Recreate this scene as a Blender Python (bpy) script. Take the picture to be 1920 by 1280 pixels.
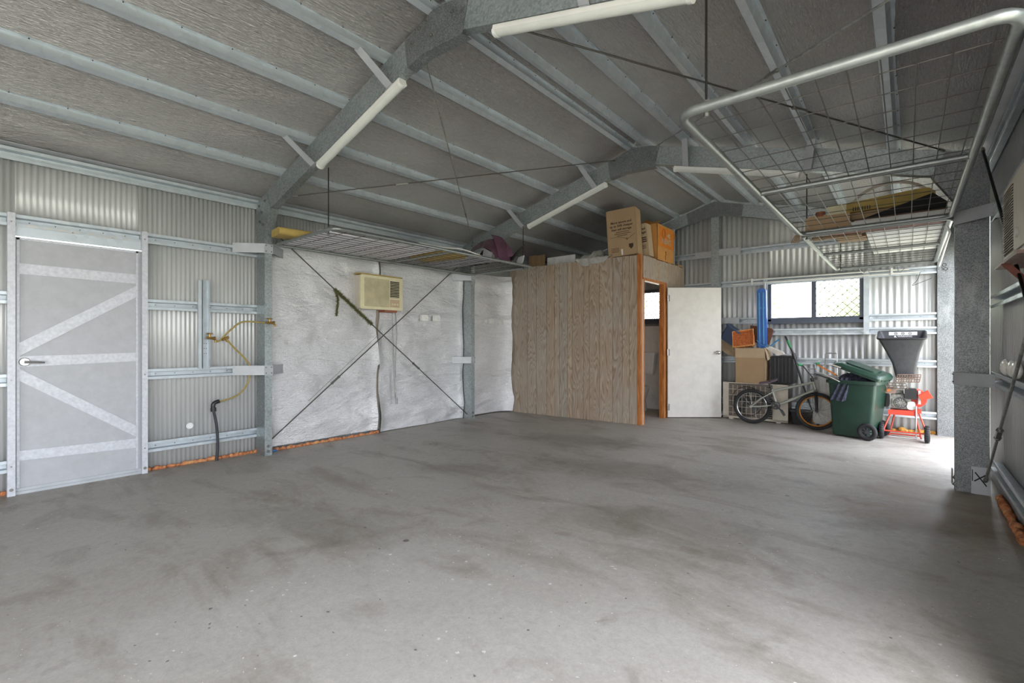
import bpy, bmesh, math, random
from mathutils import Vector, Matrix, Euler
D = bpy.data
for o in list(D.objects): D.objects.remove(o)
SC = bpy.context.scene
COL = SC.collection
PI = math.pi
def rad(a): return math.radians(a)

# ---------------------------------------------------------------- camera
cd = D.cameras.new('camera'); cam = D.objects.new('camera', cd); COL.objects.link(cam)
cd.sensor_fit = 'HORIZONTAL'; cd.sensor_width = 36.0; cd.lens = 891.2/1920*36.0
cd.clip_start = 0.02; cd.clip_end = 200
cam.location = (0, 0, 1.2); cam.rotation_euler = (PI/2, 0, rad(39.757))
SC.camera = cam
# ---------------------------------------------------------------- exposure
SC.view_settings.view_transform = 'Standard'
SC.view_settings.look = 'None'
SC.view_settings.exposure = EXPO = 3.12
SC.view_settings.gamma = 1.0
SC.view_settings.use_curve_mapping = False
# ---------------------------------------------------------------- sky and sun
world = D.worlds.new('world'); SC.world = world; world.use_nodes = True
wn = world.node_tree; wn.nodes.clear()
wo = wn.nodes.new('ShaderNodeOutputWorld'); wb = wn.nodes.new('ShaderNodeBackground')
sky = wn.nodes.new('ShaderNodeTexSky'); sky.sky_type = 'NISHITA'; sky.sun_disc = False
sky.sun_elevation = rad(55); sky.sun_rotation = rad(200); sky.dust_density = 4.0; sky.ozone_density = 1.0
mx = wn.nodes.new('ShaderNodeMixRGB'); mx.inputs[0].default_value = 0.75
mx.inputs[2].default_value = (0.84, 0.85, 0.875, 1)
wsk = wn.nodes.new('ShaderNodeVectorMath'); wsk.operation = 'SCALE'; wsk.inputs['Scale'].default_value = 0.25
wn.links.new(sky.outputs[0], wsk.inputs[0]); wn.links.new(wsk.outputs[0], mx.inputs[1])
wn.links.new(mx.outputs[0], wb.inputs[0]); wb.inputs[1].default_value = 1.15
wn.links.new(wb.outputs[0], wo.inputs[0])
sl = D.lights.new('sun', 'SUN'); sl.energy = 2.2; sl.angle = rad(6); sl.color = (1, .96, .9)
sun = D.objects.new('sun', sl); COL.objects.link(sun)
sun.rotation_euler = Vector((.16, -.12, -1)).to_track_quat('-Z', 'Y').to_euler()
# light portals: they emit nothing, they only steer samples to the open doorways and windows
def portal(name, loc, rot, sx, sy):
    l = D.lights.new(name, 'AREA'); l.shape = 'RECTANGLE'; l.size = sx; l.size_y = sy; l.cycles.is_portal = True
    o = D.objects.new(name, l); COL.objects.link(o); o.location = loc; o.rotation_euler = rot
portal('doorway_portal', (-1.4, -3.9, 1.2), (PI/2, 0, 0), 2.4, 2.4)
portal('side_doorway_portal', (0.62, .72, 1.18), (PI/2, 0, PI/2), 2.65, 2.36)
portal('side_doorway_portal', (0.62, -2.3, 1.18), (PI/2, 0, PI/2), 2.65, 2.36)
portal('side_doorway_portal', (0.62, 7.0, 1.18), (PI/2, 0, PI/2), 2.1, 2.36)
portal('window_portal', (-1.06, 8.3, 1.83), (PI/2, 0, PI), 1.1, .55)
portal('cubicle_window_portal', (-3.75, 8.3, 1.83), (PI/2, 0, PI), 1.0, .5)

# ---------------------------------------------------------------- materials
def s2l(c): return c/12.92 if c <= .04045 else ((c+.055)/1.055)**2.4
def hexc(h):
    h = h.lstrip('#'); return tuple(s2l(int(h[i:i+2], 16)/255) for i in (0, 2, 4)) + (1,)
MATS = {}
class NT:
    def __init__(s, name):
        s.m = D.materials.new(name); s.m.use_nodes = True; s.t = s.m.node_tree; s.t.nodes.clear()
        s.o = s.n('ShaderNodeOutputMaterial'); s.b = s.n('ShaderNodeBsdfPrincipled'); s.l(s.b.outputs[0], s.o.inputs[0])
        MATS[name] = s.m
    def n(s, t, **k):
        n = s.t.nodes.new(t)
        for a, v in k.items(): setattr(n, a, v)
        return n
    def l(s, a, b): s.t.links.new(a, b)
    def coord(s, scale=(1, 1, 1), rot=(0, 0, 0), kind='Object'):
        c = s.n('ShaderNodeTexCoord'); m = s.n('ShaderNodeMapping')
        m.inputs['Scale'].default_value = scale; m.inputs['Rotation'].default_value = rot
        s.l(c.outputs[kind], m.inputs[0]); return m.outputs[0]
    def noise(s, v, scale, detail=3, rough=.55, dist=0):
        n = s.n('ShaderNodeTexNoise'); n.inputs['Scale'].default_value = scale; n.inputs['Detail'].default_value = detail
        n.inputs['Roughness'].default_value = rough; n.inputs['Distortion'].default_value = dist; s.l(v, n.inputs['Vector']); return n.outputs['Fac']
    def voro(s, v, scale, feat='F1', out='Distance', rnd=1):
        n = s.n('ShaderNodeTexVoronoi', feature=feat); n.inputs['Scale'].default_value = scale; n.inputs['Randomness'].default_value = rnd
        s.l(v, n.inputs['Vector']); return n.outputs[out]
    def ramp(s, f, stops, mode='LINEAR'):
        r = s.n('ShaderNodeValToRGB'); cr = r.color_ramp; cr.interpolation = mode
        while len(cr.elements) < len(stops): cr.elements.new(.5)
        for e, (p, c) in zip(cr.elements, stops):
            e.position = p; e.color = c if isinstance(c, tuple) else (hexc(c) if isinstance(c, str) else (c, c, c, 1))
        s.l(f, r.inputs[0]); return r.outputs[0]
    def mix(s, f, a, b, mode='MIX'):
        n = s.n('ShaderNodeMixRGB', blend_type=mode)
        for i, v in ((0, f), (1, a), (2, b)):
            if hasattr(v, 'links') or hasattr(v, 'is_linked'): s.l(v, n.inputs[i])
            else: n.inputs[i].default_value = v if i == 0 else (hexc(v) if isinstance(v, str) else v)
        return n.outputs[0]
    def math(s, op, a, b=None):
        n = s.n('ShaderNodeMath', operation=op)
        for i, v in ((0, a), (1, b)):
            if v is None: continue
            if hasattr(v, 'is_linked'): s.l(v, n.inputs[i])
            else: n.inputs[i].default_value = v
        return n.outputs[0]
    def bump(s, h, strength=.3, dist=.01, prev=None):
        n = s.n('ShaderNodeBump'); n.inputs['Strength'].default_value = strength; n.inputs['Distance'].default_value = dist
        s.l(h, n.inputs['Height'])
        if prev is not None: s.l(prev, n.inputs['Normal'])
        s.l(n.outputs[0], s.b.inputs['Normal']); return n.outputs[0]
    def set(s, **k):
        mp = dict(col='Base Color', metal='Metallic', rough='Roughness', spec='Specular IOR Level', trans='Transmission Weight', ior='IOR', alpha='Alpha', coat='Coat Weight', sheen='Sheen Weight')
        for a, v in k.items():
            i = s.b.inputs[mp[a]]
            if hasattr(v, 'is_linked'): s.l(v, i)
            else: i.default_value = hexc(v) if isinstance(v, str) else v
        return s
def simple(name, col, rough=.6, metal=0, var=.12, scale=9, bump=.0, bscale=60, detail=4):
    """one surface with a little dirt-like variation of its own colour"""
    t = NT(name); v = t.coord()
    c = hexc(col); dk = tuple(x*(1-var) for x in c[:3])+(1,); lt = tuple(min(1, x*(1+var)) for x in c[:3])+(1,)
    t.set(col=t.ramp(t.noise(v, scale, detail), [(.35, dk), (.65, lt)]), rough=rough, metal=metal)
    if bump: t.bump(t.noise(v, bscale, 3), bump, .004)
    return t.m

def make_materials():
    # concrete slab
    t = NT('concrete'); v = t.coord()
    big = t.noise(v, .55, 5, .6, .3); mid = t.noise(v, 2.6, 6, .65, .4); fine = t.noise(v, 26, 5, .7); st = t.noise(t.coord((1, 2.6, 1), (0, 0, .5)), 1.1, 6, .6, .8)
    c = t.ramp(big, [(.3, '#a7a198'), (.5, '#afaaa2'), (.7, '#b8b4ad')])
    c = t.mix(t.ramp(st, [(.32, .7), (.50, 0.)]), c, t.mix(1, c, '#cbc5bd', 'MULTIPLY'))
    c = t.mix(t.ramp(mid, [(.28, .8), (.44, 0.)]), c, t.mix(1, c, '#c9c4bc', 'MULTIPLY'))
    c = t.mix(t.ramp(mid, [(.60, 0.), (.8, .5)]), c, '#c6c2bb')
    c = t.mix(.5, c, t.mix(1, c, t.ramp(fine, [(.25, .6), (.75, 1.)]), 'MULTIPLY'))
    vf = t.noise(v, 110, 4, .7); c = t.mix(.35, c, t.mix(1, c, t.ramp(vf, [(.3, .6), (.6, 1.)]), 'MULTIPLY'))
    spots = t.voro(t.coord(), 2.3, out='Distance'); sz = t.noise(v, 3, 2)
    c = t.mix(t.ramp(t.math('SUBTRACT', spots, t.math('MULTIPLY', sz, .055)), [(.0, 1.), (.012, 0.)]), c, '#6a645c')
    sp2 = t.voro(t.coord((1.1, 1, 1), (0, 0, 1)), 3.7); c = t.mix(t.ramp(t.math('SUBTRACT', sp2, t.math('MULTIPLY', sz, .045)), [(.0, .8), (.01, 0.)]), c, '#e2e0dc')
    for q_, (sc_, th_, cl_) in enumerate(((9, .030, '#d0cdc8'), (12, .028, '#4f4a44'), (21, .035, '#dcd9d3'), (5.5, .016, '#54504a'))):
        wv = t.n('ShaderNodeVectorMath', operation='ADD'); nz = t.n('ShaderNodeTexNoise'); nz.inputs['Scale'].default_value = 38; t.l(v, nz.inputs['Vector']); sv = t.n('ShaderNodeVectorMath', operation='SCALE'); sv.inputs['Scale'].default_value = .028; t.l(nz.outputs['Color'], sv.inputs[0]); t.l(t.coord((1, 1.25, 1), (0, 0, q_*1.3+.4)), wv.inputs[0]); t.l(sv.outputs[0], wv.inputs[1])
        sq = t.voro(wv.outputs[0], sc_); c = t.mix(t.ramp(t.math('SUBTRACT', sq, t.math('MULTIPLY', t.noise(v, 1.3+q_, 3, .6), th_*3.2)), [(.0, .85), (.02, 0.)]), c, cl_) if q_ == 3 else t.mix(t.ramp(t.math('SUBTRACT', sq, t.math('MULTIPLY', t.math('SUBTRACT', t.noise(v, 1.3+q_, 3, .6), .38), th_*9)), [(.0, .8), (.015, 0.)]), c, cl_)
    sp3 = t.voro(t.coord((1.0, 1.3, 1), (0, 0, 2)), 1.1); c = t.mix(t.ramp(t.math('SUBTRACT', sp3, t.math('MULTIPLY', t.noise(v, 9, 3), .13)), [(.0, .35), (.02, 0.)]), c, '#7d6f63')
    # brown rusty staining by the right-hand column and oily patches near the middle, both fixed marks on the slab
    def patch(cx, cy, sx, sy, col, amt, c, rot=0):
        m = t.n('ShaderNodeMapping'); tc = t.n('ShaderNodeTexCoord'); t.l(tc.outputs['Object'], m.inputs[0]); m.vector_type = 'TEXTURE'
        m.inputs['Location'].default_value = (cx+2.437, cy-2.16, 0); m.inputs['Rotation'].default_value = (0, 0, rot); m.inputs['Scale'].default_value = (sx, sy, 1)
        ln = t.n('ShaderNodeVectorMath', operation='LENGTH'); t.l(m.outputs[0], ln.inputs[0])
        d = t.math('ADD', ln.outputs['Value'], t.math('MULTIPLY', t.math('SUBTRACT', t.noise(v, 3.2, 6, .7, .6), .5), 1.5))
        return t.mix(t.ramp(d, [(.35, amt*.6), (1., 0.)]), c, t.mix(1, c, col, 'MULTIPLY'))
    c = patch(.3, 4.6, .75, 1.0, '#cdb08c', .9, c); c = patch(.1, 4.2, .8, .35, '#b99a76', .8, c)
    c = patch(-3.1, 4.9, 1.1, .45, '#a8a39c', .8, c, .3); c = patch(-2.0, 4.0, 1.3, .5, '#aea9a2', .75, c, .2)
    c = patch(-2.9, 1.6, .9, .35, '#aba69f', .7, c, .4); c = patch(-1.3, 3.0, .9, .4, '#b8b3ab', .6, c, .1)
    c = patch(-3.2, 3.1, .8, .3, '#aea9a2', .7, c, .5); c = patch(-1.0, 5.9, 1.2, .4, '#cfcac2', .6, c)
    lines = t.noise(t.coord((.6, 3.5, 1), (0, 0, -.9)), 5, 8, .75, 1.2)
    c = t.mix(t.ramp(lines, [(.26, .7), (.36, 0.)]), c, t.mix(1, c, '#d0c9be', 'MULTIPLY'))
    t.set(col=c, rough=t.ramp(mid, [(.3, .42), (.7, .62)]), spec=.4)
    t.bump(t.noise(v, 5, 8, .7), .25, .012)
    # galvanised sections with spangle
    def galv(name, dk, lt, scale=60, rough=.42, metal=.75):
        t = NT(name); v = t.coord()
        sp = t.voro(v, scale, out='Color'); g = t.n('ShaderNodeSeparateColor'); t.l(sp, g.inputs[0])
        f = t.math('ADD', t.math('MULTIPLY', g.outputs[0], .75), t.math('MULTIPLY', t.noise(v, 3.5, 5, .6), .5))
        c = t.ramp(f, [(.2, dk), (.95, lt)])
        c = t.mix(t.ramp(t.noise(t.coord((1, 1, .3)), 5, 6, .7), [(.55, 0.), (.75, .5)]), c, '#b9bdbb')
        t.set(col=c, metal=metal, rough=t.ramp(g.outputs[1], [(0, rough-.08), (1, rough+.12)])); return t
    galv('galvanised', '#8b9394', '#a9b0b1', 75)
    galv('spangled', '#505456', '#8d9092', 230, .42, .6)
    galv('zinc', '#b4bcc2', '#c0c8ce', 18, .42, .5)
    t = NT('zinc_plate'); t.set(col=t.ramp(t.noise(t.coord(), 6, 4), [(.3, '#a3a6aa'), (.7, '#b4b7bb')]), metal=.35, rough=.5)
    t = NT('door_frame_metal'); t.set(col=t.ramp(t.noise(t.coord(), 40, 4), [(.3, '#b4b6bd'), (.7, '#c8cad0')]), metal=.3, rough=.5)
    t = NT('dark_rod'); t.set(col='#55524e', metal=.6, rough=.5)
    t = NT('black_rod'); t.set(col='#1d1918', metal=.3, rough=.5)
    t = NT('rod'); t.set(col=t.ramp(t.noise(t.coord(), 30, 3), [(.3, '#7c7d7b'), (.7, '#a9aaa7')]), metal=.6, rough=.42)
    t = NT('bolt'); t.set(col='#83837f', metal=.8, rough=.35)
    t = NT('screw'); t.set(col='#2c2c2c', metal=.4, rough=.5)
    # painted wall sheet, inner face
    t = NT('wall_sheet'); v = t.coord()
    t.set(col=t.ramp(t.noise(t.coord((1, 1, .25)), 4, 5), [(.3, '#b6b7b6'), (.7, '#c3c4c3')]), rough=.32, metal=.15, spec=.6)
    t = NT('door_panel'); v = t.coord()
    c = t.ramp(t.noise(v, 9, 7, .7), [(.3, '#a3a4a8'), (.7, '#aeafb4')])
    c = t.mix(t.ramp(t.noise(v, 45, 4, .8), [(.62, 0.), (.75, .35)]), c, '#77777a'); t.set(col=c, rough=.5, metal=.15)
    # reflective foil under the roof
    t = NT('roof_foil'); 
    v = t.coord(); w = t.noise(t.coord((11, 60, 11)), 1.6, 3, .6, .3); cr = t.noise(v, 50, 3, .6)
    c = t.ramp(t.noise(v, 1.6, 5), [(.3, '#b1adac'), (.7, '#c3bfbd')]); fl = t.noise(t.coord((130, 26, 130)), 1.0, 3, .7)
    c = t.mix(t.ramp(fl, [(.60, 0.), (.72, .9)]), c, '#f4f3f1'); c = t.mix(t.ramp(fl, [(.28, .8), (.42, 0.)]), c, '#77736f')  # light and dark flecks put the foil's sparkle into its colour
    t.set(col=c, metal=.9, rough=.24)
    n = t.bump(t.noise(t.coord((85, 13, 85)), 1.0, 4, .65, .3), 1.0, .03); t.bump(cr, .45, .006, n)
    # reflective foil on the wall
    t = NT('wall_foil'); v = t.coord()
    c = t.ramp(t.noise(v, 2.2, 6, .6), [(.3, '#e0e0e2'), (.7, '#f5f5f8')]); fl = t.noise(t.coord((60, 40, 150)), 1.0, 3, .7)
    c = t.mix(t.ramp(fl, [(.60, 0.), (.72, .9)]), c, '#ffffff'); c = t.mix(t.ramp(fl, [(.28, .7), (.42, 0.)]), c, '#8f8f90')  # white and grey flecks paint the wall foil's glints into the base colour
    t.set(col=c, metal=.82, rough=.3)
    n = t.bump(t.noise(t.coord((.9, 1.0, 2.6)), 1.7, 3, .5, .3), .8, .08); n = t.bump(t.noise(t.coord((10, 22, 75)), 1.3, 4, .65, .5), .75, .014, n); t.bump(t.noise(v, 60, 4, .7), .5, .007, n)
    t = NT('foam'); v = t.coord()
    t.set(col=t.ramp(t.noise(v, 22, 4), [(.3, '#8a4f2a'), (.5, '#b9744a'), (.7, '#c99a68')]), rough=.8); t.bump(t.noise(v, 40, 3), .6, .02)
    t = NT('foam_yellow'); v = t.coord()
    t.set(col=t.ramp(t.noise(v, 22, 4), [(.3, '#7a4a16'), (.5, '#a9782e'), (.7, '#c19a58')]), rough=.8); t.bump(t.noise(v, 40, 3), .6, .02)
    # wood-look panelling, every board an island
    t = NT('panelling'); g = t.n('ShaderNodeNewGeometry'); v0 = t.n('ShaderNodeTexCoord')
    off = t.n('ShaderNodeVectorMath', operation='SCALE'); cmb = t.n('ShaderNodeCombineXYZ')
    t.l(g.outputs['Random Per Island'], cmb.inputs[0]); t.l(g.outputs['Random Per Island'], cmb.inputs[2]); t.l(cmb.outputs[0], off.inputs[0]); off.inputs['Scale'].default_value = 37
    ad = t.n('ShaderNodeVectorMath', operation='ADD'); t.l(v0.outputs['Object'], ad.inputs[0]); t.l(off.outputs[0], ad.inputs[1])
    mp = t.n('ShaderNodeMapping'); mp.inputs['Scale'].default_value = (6.5, 6.5, .75); t.l(ad.outputs[0], mp.inputs[0])
    ring = t.noise(mp.outputs[0], 1.0, 2, .4, .5)
    rg = t.math('FRACT', t.math('MULTIPLY', ring, 22))
    grain = t.ramp(rg, [(0, 0.), (.30, .55), (.8, 1.), (1, .2)])
    mp2 = t.n('ShaderNodeMapping'); mp2.inputs['Scale'].default_value = (120, 120, 6); t.l(ad.outputs[0], mp2.inputs[0])
    fine = t.noise(mp2.outputs[0], 1, 4, .6)
    base = t.ramp(g.outputs['Random Per Island'], [(0, '#ab9b8a'), (.35, '#bbaa97'), (.6, '#b0a498'), (.85, '#beae9c'), (1, '#aca69c')])
    c = t.mix(t.math('MULTIPLY', t.math('SUBTRACT', 1, grain), .75), base, t.mix(1, base, '#b79a7c', 'MULTIPLY'))
    c = t.mix(.35, c, t.mix(1, c, t.ramp(fine, [(.3, .45), (.7, 1.)]), 'MULTIPLY'))
    c = t.mix(t.ramp(t.noise(v0.outputs['Object'], 1.7, 3), [(.45, 0.), (.7, .35)]), c, '#a9a59c')
    t.set(col=c, rough=.62); t.bump(grain, .25, .004)
    t = NT('varnished_pine'); v = t.coord((1, 1, .12))
    t.set(col=t.ramp(t.noise(v, 38, 4, .6, .6), [(.3, '#8d5023'), (.55, '#b5733c'), (.75, '#cd9055')]), rough=.38)
    t = NT('raw_timber'); t.set(col=t.ramp(t.noise(t.coord((1, 1, .15)), 30, 4, .6), [(.3, '#856a4c'), (.7, '#a38968')]), rough=.7)
    t = NT('glass'); t.set(col=(1, 1, 1, 1), trans=1.0, rough=.0, ior=1.0, spec=.1)
    simple('white_paint', '#d4d0ca', .5, 0, .05); simple('white_plastic', '#dcdcd8', .35, 0, .03); simple('porcelain', '#e9e6e0', .12, 0, .02)
    simple('light_batten', '#d8d8d4', .45, 0, .03); simple('batten_lens', '#c9ccc6', .3, 0, .03)
    simple('navy_frame', '#4a5260', .4, .2, .06); simple('black_plastic', '#1c1c1e', .35, 0, .15); simple('dark_grey_plastic', '#3c3d40', .5, 0, .12, 20)
    simple('rubber', '#232325', .7, 0, .2, 30, .4, 90); simple('cream_plastic', '#d0c8a4', .45, 0, .05); simple('grille_beige', '#b3aa88', .5); simple('beige_metal', '#c4bcae', .5, .05, .06)
    simple('red_flap', '#8a4a30', .5); simple('brass', '#a3844a', .35, .8, .1); simple('tube_galv', '#8d918f', .42, .7, .1, 30); simple('rusty_tube', '#8d7f76', .5, .4, .25, 12)
    simple('card', '#a88d6c', .8, 0, .05, 5, .15, 200); simple('card_light', '#b7a184', .8, 0, .05, 5); simple('card_orange', '#c48a4a', .75, 0, .08, 6); simple('orange_print', '#d67c22', .6, 0, .08, 9)
    simple('ink', '#3d2d20', .8); simple('orange_ink', '#8a3a14', .8); simple('cloth_grey', '#a9a8a2', .9, 0, .12, 12, .5, 25)
    simple('yellow_foam', '#a89050', .8, 0, .12, 6); simple('polystyrene', '#e4e3e6', .6, 0, .04); MATS['polystyrene'].node_tree.nodes['Principled BSDF'].inputs['Transmission Weight'].default_value = 0; simple('timber_red', '#6e3a26', .6, 0, .15, 8); simple('hoop', '#b8ada0', .5)
    simple('purple_plastic', '#5c3d4e', .22, .1, .2, 6); simple('clear_grey', '#9c9ba0', .3, 0, .2, 8); simple('seam_strip', '#9c9284', .7); simple('hose_yellow', '#94803f', .45, 0, .12, 20); simple('pipe_black', '#2a2c34', .4)
    simple('tinsel', '#67683e', .7, 0, .3, 60); simple('blue_tape', '#2f6aa8', .5); simple('white_label', '#dedede', .5)
    simple('blue_board', '#2f66b8', .35, 0, .1, 3); simple('blue_tub', '#3b4964', .5, 0, .1, 8); simple('fabric_tan', '#8f7d66', .9, 0, .15, 20); simple('wicker', '#b0602f', .6, 0, .3, 40); simple('wicker_light', '#d79a60', .6, 0, .2, 40)
    simple('brown_board', '#6a3f2a', .6, 0, .2, 8); simple('bin_green', '#1f3b30', .35, 0, .15, 6); simple('bike_grey', '#9da096', .35, .2, .05); simple('chrome', '#c8c8c8', .2, .9, .05); simple('orange_rim', '#d08a3e', .35, .3, .06)
    simple('saddle', '#4e4049', .5, 0, .15, 30); simple('red_paint', '#c4412e', .4, .1, .1); simple('red_chute', '#e0482f', .4, 0, .05); simple('engine_grey', '#8d8a83', .5, .4, .3, 40, .6, 60); simple('silver_case', '#b9b8b4', .35, .1, .08, 14)
    simple('green_grip', '#2c7a4c', .5); simple('cyan_plastic', '#3f86b5', .4); simple('orange_frame', '#b86a2b', .5); simple('dark_cloth', '#3f4152', .9, 0, .5, 30); simple('paper', '#c9c2b8', .7)
    simple('grille_dark', '#6c6259', .6, .1, .2, 40); simple('void', '#141312', .8); simple('rust_mesh', '#8a7468', .5, .3, .2, 40)
    t = NT('grass'); t.set(col=t.ramp(t.noise(t.coord(), 3, 6), [(.3, '#86887a'), (.7, '#a1a293')]), rough=.9)
    t = NT('apron'); t.set(col='#b5b1a8', rough=.8)
    t = NT('leaf'); t.set(col=t.ramp(t.noise(t.coord(), 2, 4), [(.3, '#93a474'), (.7, '#ccd8b0')]), rough=.6)
    t = NT('bark'); t.set(col='#6b5b4a', rough=.9)
make_materials()

# ---------------------------------------------------------------- mesh helpers
class MB:
    def __init__(s): s.v = []; s.f = []; s.mi = []; s.mats = []; s.cur = 0
    def m(s, name):
        if name not in s.mats: s.mats.append(name)
        s.cur = s.mats.index(name); return s
    def add(s, vs, fs, M=None):
        b = len(s.v)
        s.v += [tuple(M @ Vector(q)) if M is not None else tuple(q) for q in vs]
        for f in fs: s.f.append(tuple(b+i for i in f)); s.mi.append(s.cur)
        return s
    def box(s, x0, y0, z0, x1, y1, z1, M=None):
        vs = [(x, y, z) for x in (x0, x1) for y in (y0, y1) for z in (z0, z1)]
        return s.add(vs, [(0, 1, 3, 2), (4, 6, 7, 5), (0, 4, 5, 1), (2, 3, 7, 6), (0, 2, 6, 4), (1, 5, 7, 3)], M)
    def cbox(s, c, d, M=None, rot=None):
        h = [a/2 for a in d]; T = Matrix.Translation(c)
        if rot is not None: T = T @ Euler(rot).to_matrix().to_4x4()
        if M is not None: T = M @ T
        return s.box(-h[0], -h[1], -h[2], h[0], h[1], h[2], T)
    def rbox(s, c, d, r, M=None, rot=None, seg=3, axis=2):
        """box with rounded edges along one axis"""
        ax = [i for i in range(3) if i != axis]; a, b = d[ax[0]]/2, d[ax[1]]/2; pts = []
        for k, (sx, sy) in enumerate(((1, 1), (-1, 1), (-1, -1), (1, -1))):
            for j in range(seg+1):
                t = k*PI/2+j*PI/2/seg; pts.append((sx*(a-r)+r*math.cos(t), sy*(b-r)+r*math.sin(t)))
        T = Matrix.Translation(c)
        if rot is not None: T = T @ Euler(rot).to_matrix().to_4x4()
        if M is not None: T = M @ T
        n = len(pts); vs = []
        for e in (-1, 1):
            for p in pts:
                q = [0, 0, 0]; q[ax[0]] = p[0]; q[ax[1]] = p[1]; q[axis] = e*d[axis]/2; vs.append(q)
        return s.add(vs, [tuple(range(n))[::-1], tuple(range(n, 2*n))]+[(i, (i+1) % n, n+(i+1) % n, n+i) for i in range(n)], T)
    def prism(s, pts, d, M=None):
        """polygon pts (3D list) extruded by vector d"""
        n = len(pts); d = Vector(d); vs = [Vector(p) for p in pts]; vs += [v+d for v in vs]
        return s.add(vs, [tuple(range(n))[::-1], tuple(range(n, 2*n))]+[(i, (i+1) % n, n+(i+1) % n, n+i) for i in range(n)], M)
    def bar(s, a, b, w, h, up=(0, 0, 1), M=None):
        a = Vector(a); b = Vector(b); t = (b-a).normalized(); u = Vector(up)
        side = t.cross(u)
        if side.length < 1e-4: side = t.cross(Vector((1, 0, 0)))
        side.normalize(); u = side.cross(t).normalized()
        vs = [p+side*sx*w/2+u*sz*h/2 for p in (a, b) for sx, sz in ((-1, -1), (1, -1), (1, 1), (-1, 1))]
        return s.add(vs, [(3, 2, 1, 0), (4, 5, 6, 7)]+[(i, (i+1) % 4, 4+(i+1) % 4, 4+i) for i in range(4)], M)
    def tube(s, pts, r, n=8, M=None, closed=False, caps=True):
        pts = [Vector(p) for p in pts]; rs = r if isinstance(r, (list, tuple)) else [r]*len(pts); vs = []; fr = None
        L = len(pts)
        for i, p in enumerate(pts):
            if closed: t = (pts[(i+1) % L]-pts[i-1]).normalized()
            else: t = (pts[min(i+1, L-1)]-pts[max(i-1, 0)]).normalized()
            if fr is None:
                fr = t.cross(Vector((0, 0, 1)))
                if fr.length < .02: fr = t.cross(Vector((1, 0, 0)))
            fr = (fr-t*fr.dot(t)).normalized(); b = t.cross(fr)
            vs += [p+(fr*math.cos(2*PI*k/n)+b*math.sin(2*PI*k/n))*rs[i] for k in range(n)]
        fs = []
        for i in range(L if closed else L-1):
            j = (i+1) % L
            for k in range(n): fs.append((i*n+k, i*n+(k+1) % n, j*n+(k+1) % n, j*n+k))
        if caps and not closed: fs += [tuple(range(n))[::-1], tuple(range((L-1)*n, L*n))]
        return s.add(vs, fs, M)
    def cyl(s, a, b, r, n=12, M=None, r2=None): return s.tube([a, b], [r, r if r2 is None else r2], n, M)
    def lathe(s, prof, n=24, M=None):
        """prof: (radius, z) pairs round local z"""
        vs = []; fs = []
        for r, z in prof: vs += [(r*math.cos(2*PI*k/n), r*math.sin(2*PI*k/n), z) for k in range(n)]
        for i in range(len(prof)-1):
            for k in range(n): fs.append((i*n+k, i*n+(k+1) % n, (i+1)*n+(k+1) % n, (i+1)*n+k))
        return s.add(vs, fs+[tuple(range(n))[::-1], tuple(range((len(prof)-1)*n, len(prof)*n))], M)
    def torus(s, c, R, r, M=None, n=40, m=8, axis='y', sx=1):
        vs = []; fs = []
        for i in range(n):
            a = 2*PI*i/n
            for j in range(m):
                b = 2*PI*j/m; rr = R+r*math.cos(b); h = r*math.sin(b)*sx
                p = (rr*math.cos(a), h, rr*math.sin(a)) if axis == 'y' else ((rr*math.cos(a), rr*math.sin(a), h) if axis == 'z' else (h, rr*math.cos(a), rr*math.sin(a)))
                vs.append((c[0]+p[0], c[1]+p[1], c[2]+p[2]))
        for i in range(n):
            for j in range(m): fs.append((i*m+j, ((i+1) % n)*m+j, ((i+1) % n)*m+(j+1) % m, i*m+(j+1) % m))
        return s.add(vs, fs, M)
    def ball(s, c, r, M=None, n=10, m=6):
        rx, ry, rz = r if isinstance(r, (tuple, list)) else (r, r, r); vs = []; fs = []
        for i in range(m+1):
            a = PI*i/m
            for k in range(n): vs.append((c[0]+rx*math.sin(a)*math.cos(2*PI*k/n), c[1]+ry*math.sin(a)*math.sin(2*PI*k/n), c[2]+rz*math.cos(a)))
        for i in range(m):
            for k in range(n): fs.append((i*n+k, (i+1)*n+k, (i+1)*n+(k+1) % n, i*n+(k+1) % n))
        return s.add(vs, fs, M)
    def grid(s, fn, nu, nv, M=None, thick=None):
        vs = [fn(i/nu, j/nv) for i in range(nu+1) for j in range(nv+1)]; w = nv+1
        fs = [(i*w+j, (i+1)*w+j, (i+1)*w+j+1, i*w+j+1) for i in range(nu) for j in range(nv)]
        if thick:
            th = Vector(thick); n0 = len(vs); vs = vs+[tuple(Vector(q)+th) for q in vs]
            fs = fs+[tuple(n0+k for k in f[::-1]) for f in fs]
            ring = [i*w for i in range(nu+1)]+[nu*w+j for j in range(1, nv+1)]+[i*w+nv for i in range(nu-1, -1, -1)]+[j for j in range(nv-1, 0, -1)]
            for a, b in zip(ring, ring[1:]+ring[:1]): fs.append((b, a, n0+a, n0+b))
        return s.add(vs, fs, M)
    def build(s, name, mat=None, parent=None, smooth=None, recalc=True):
        me = D.meshes.new(name); off = Vector((0, 0, 0))
        if parent is not None and parent.get('_w'): off = WP[parent.name]
        if parent is None:
            xs = [v[0] for v in s.v]; ys = [v[1] for v in s.v]; zs = [v[2] for v in s.v]
            off = Vector(((min(xs)+max(xs))/2, (min(ys)+max(ys))/2, min(zs)))
        me.from_pydata([(v[0]-off[0], v[1]-off[1], v[2]-off[2]) for v in s.v], [], s.f)
        names = s.mats or [mat]
        for nm in names: me.materials.append(MATS[nm])
        if len(names) > 1: me.polygons.foreach_set('material_index', s.mi)
        me.validate()
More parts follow.
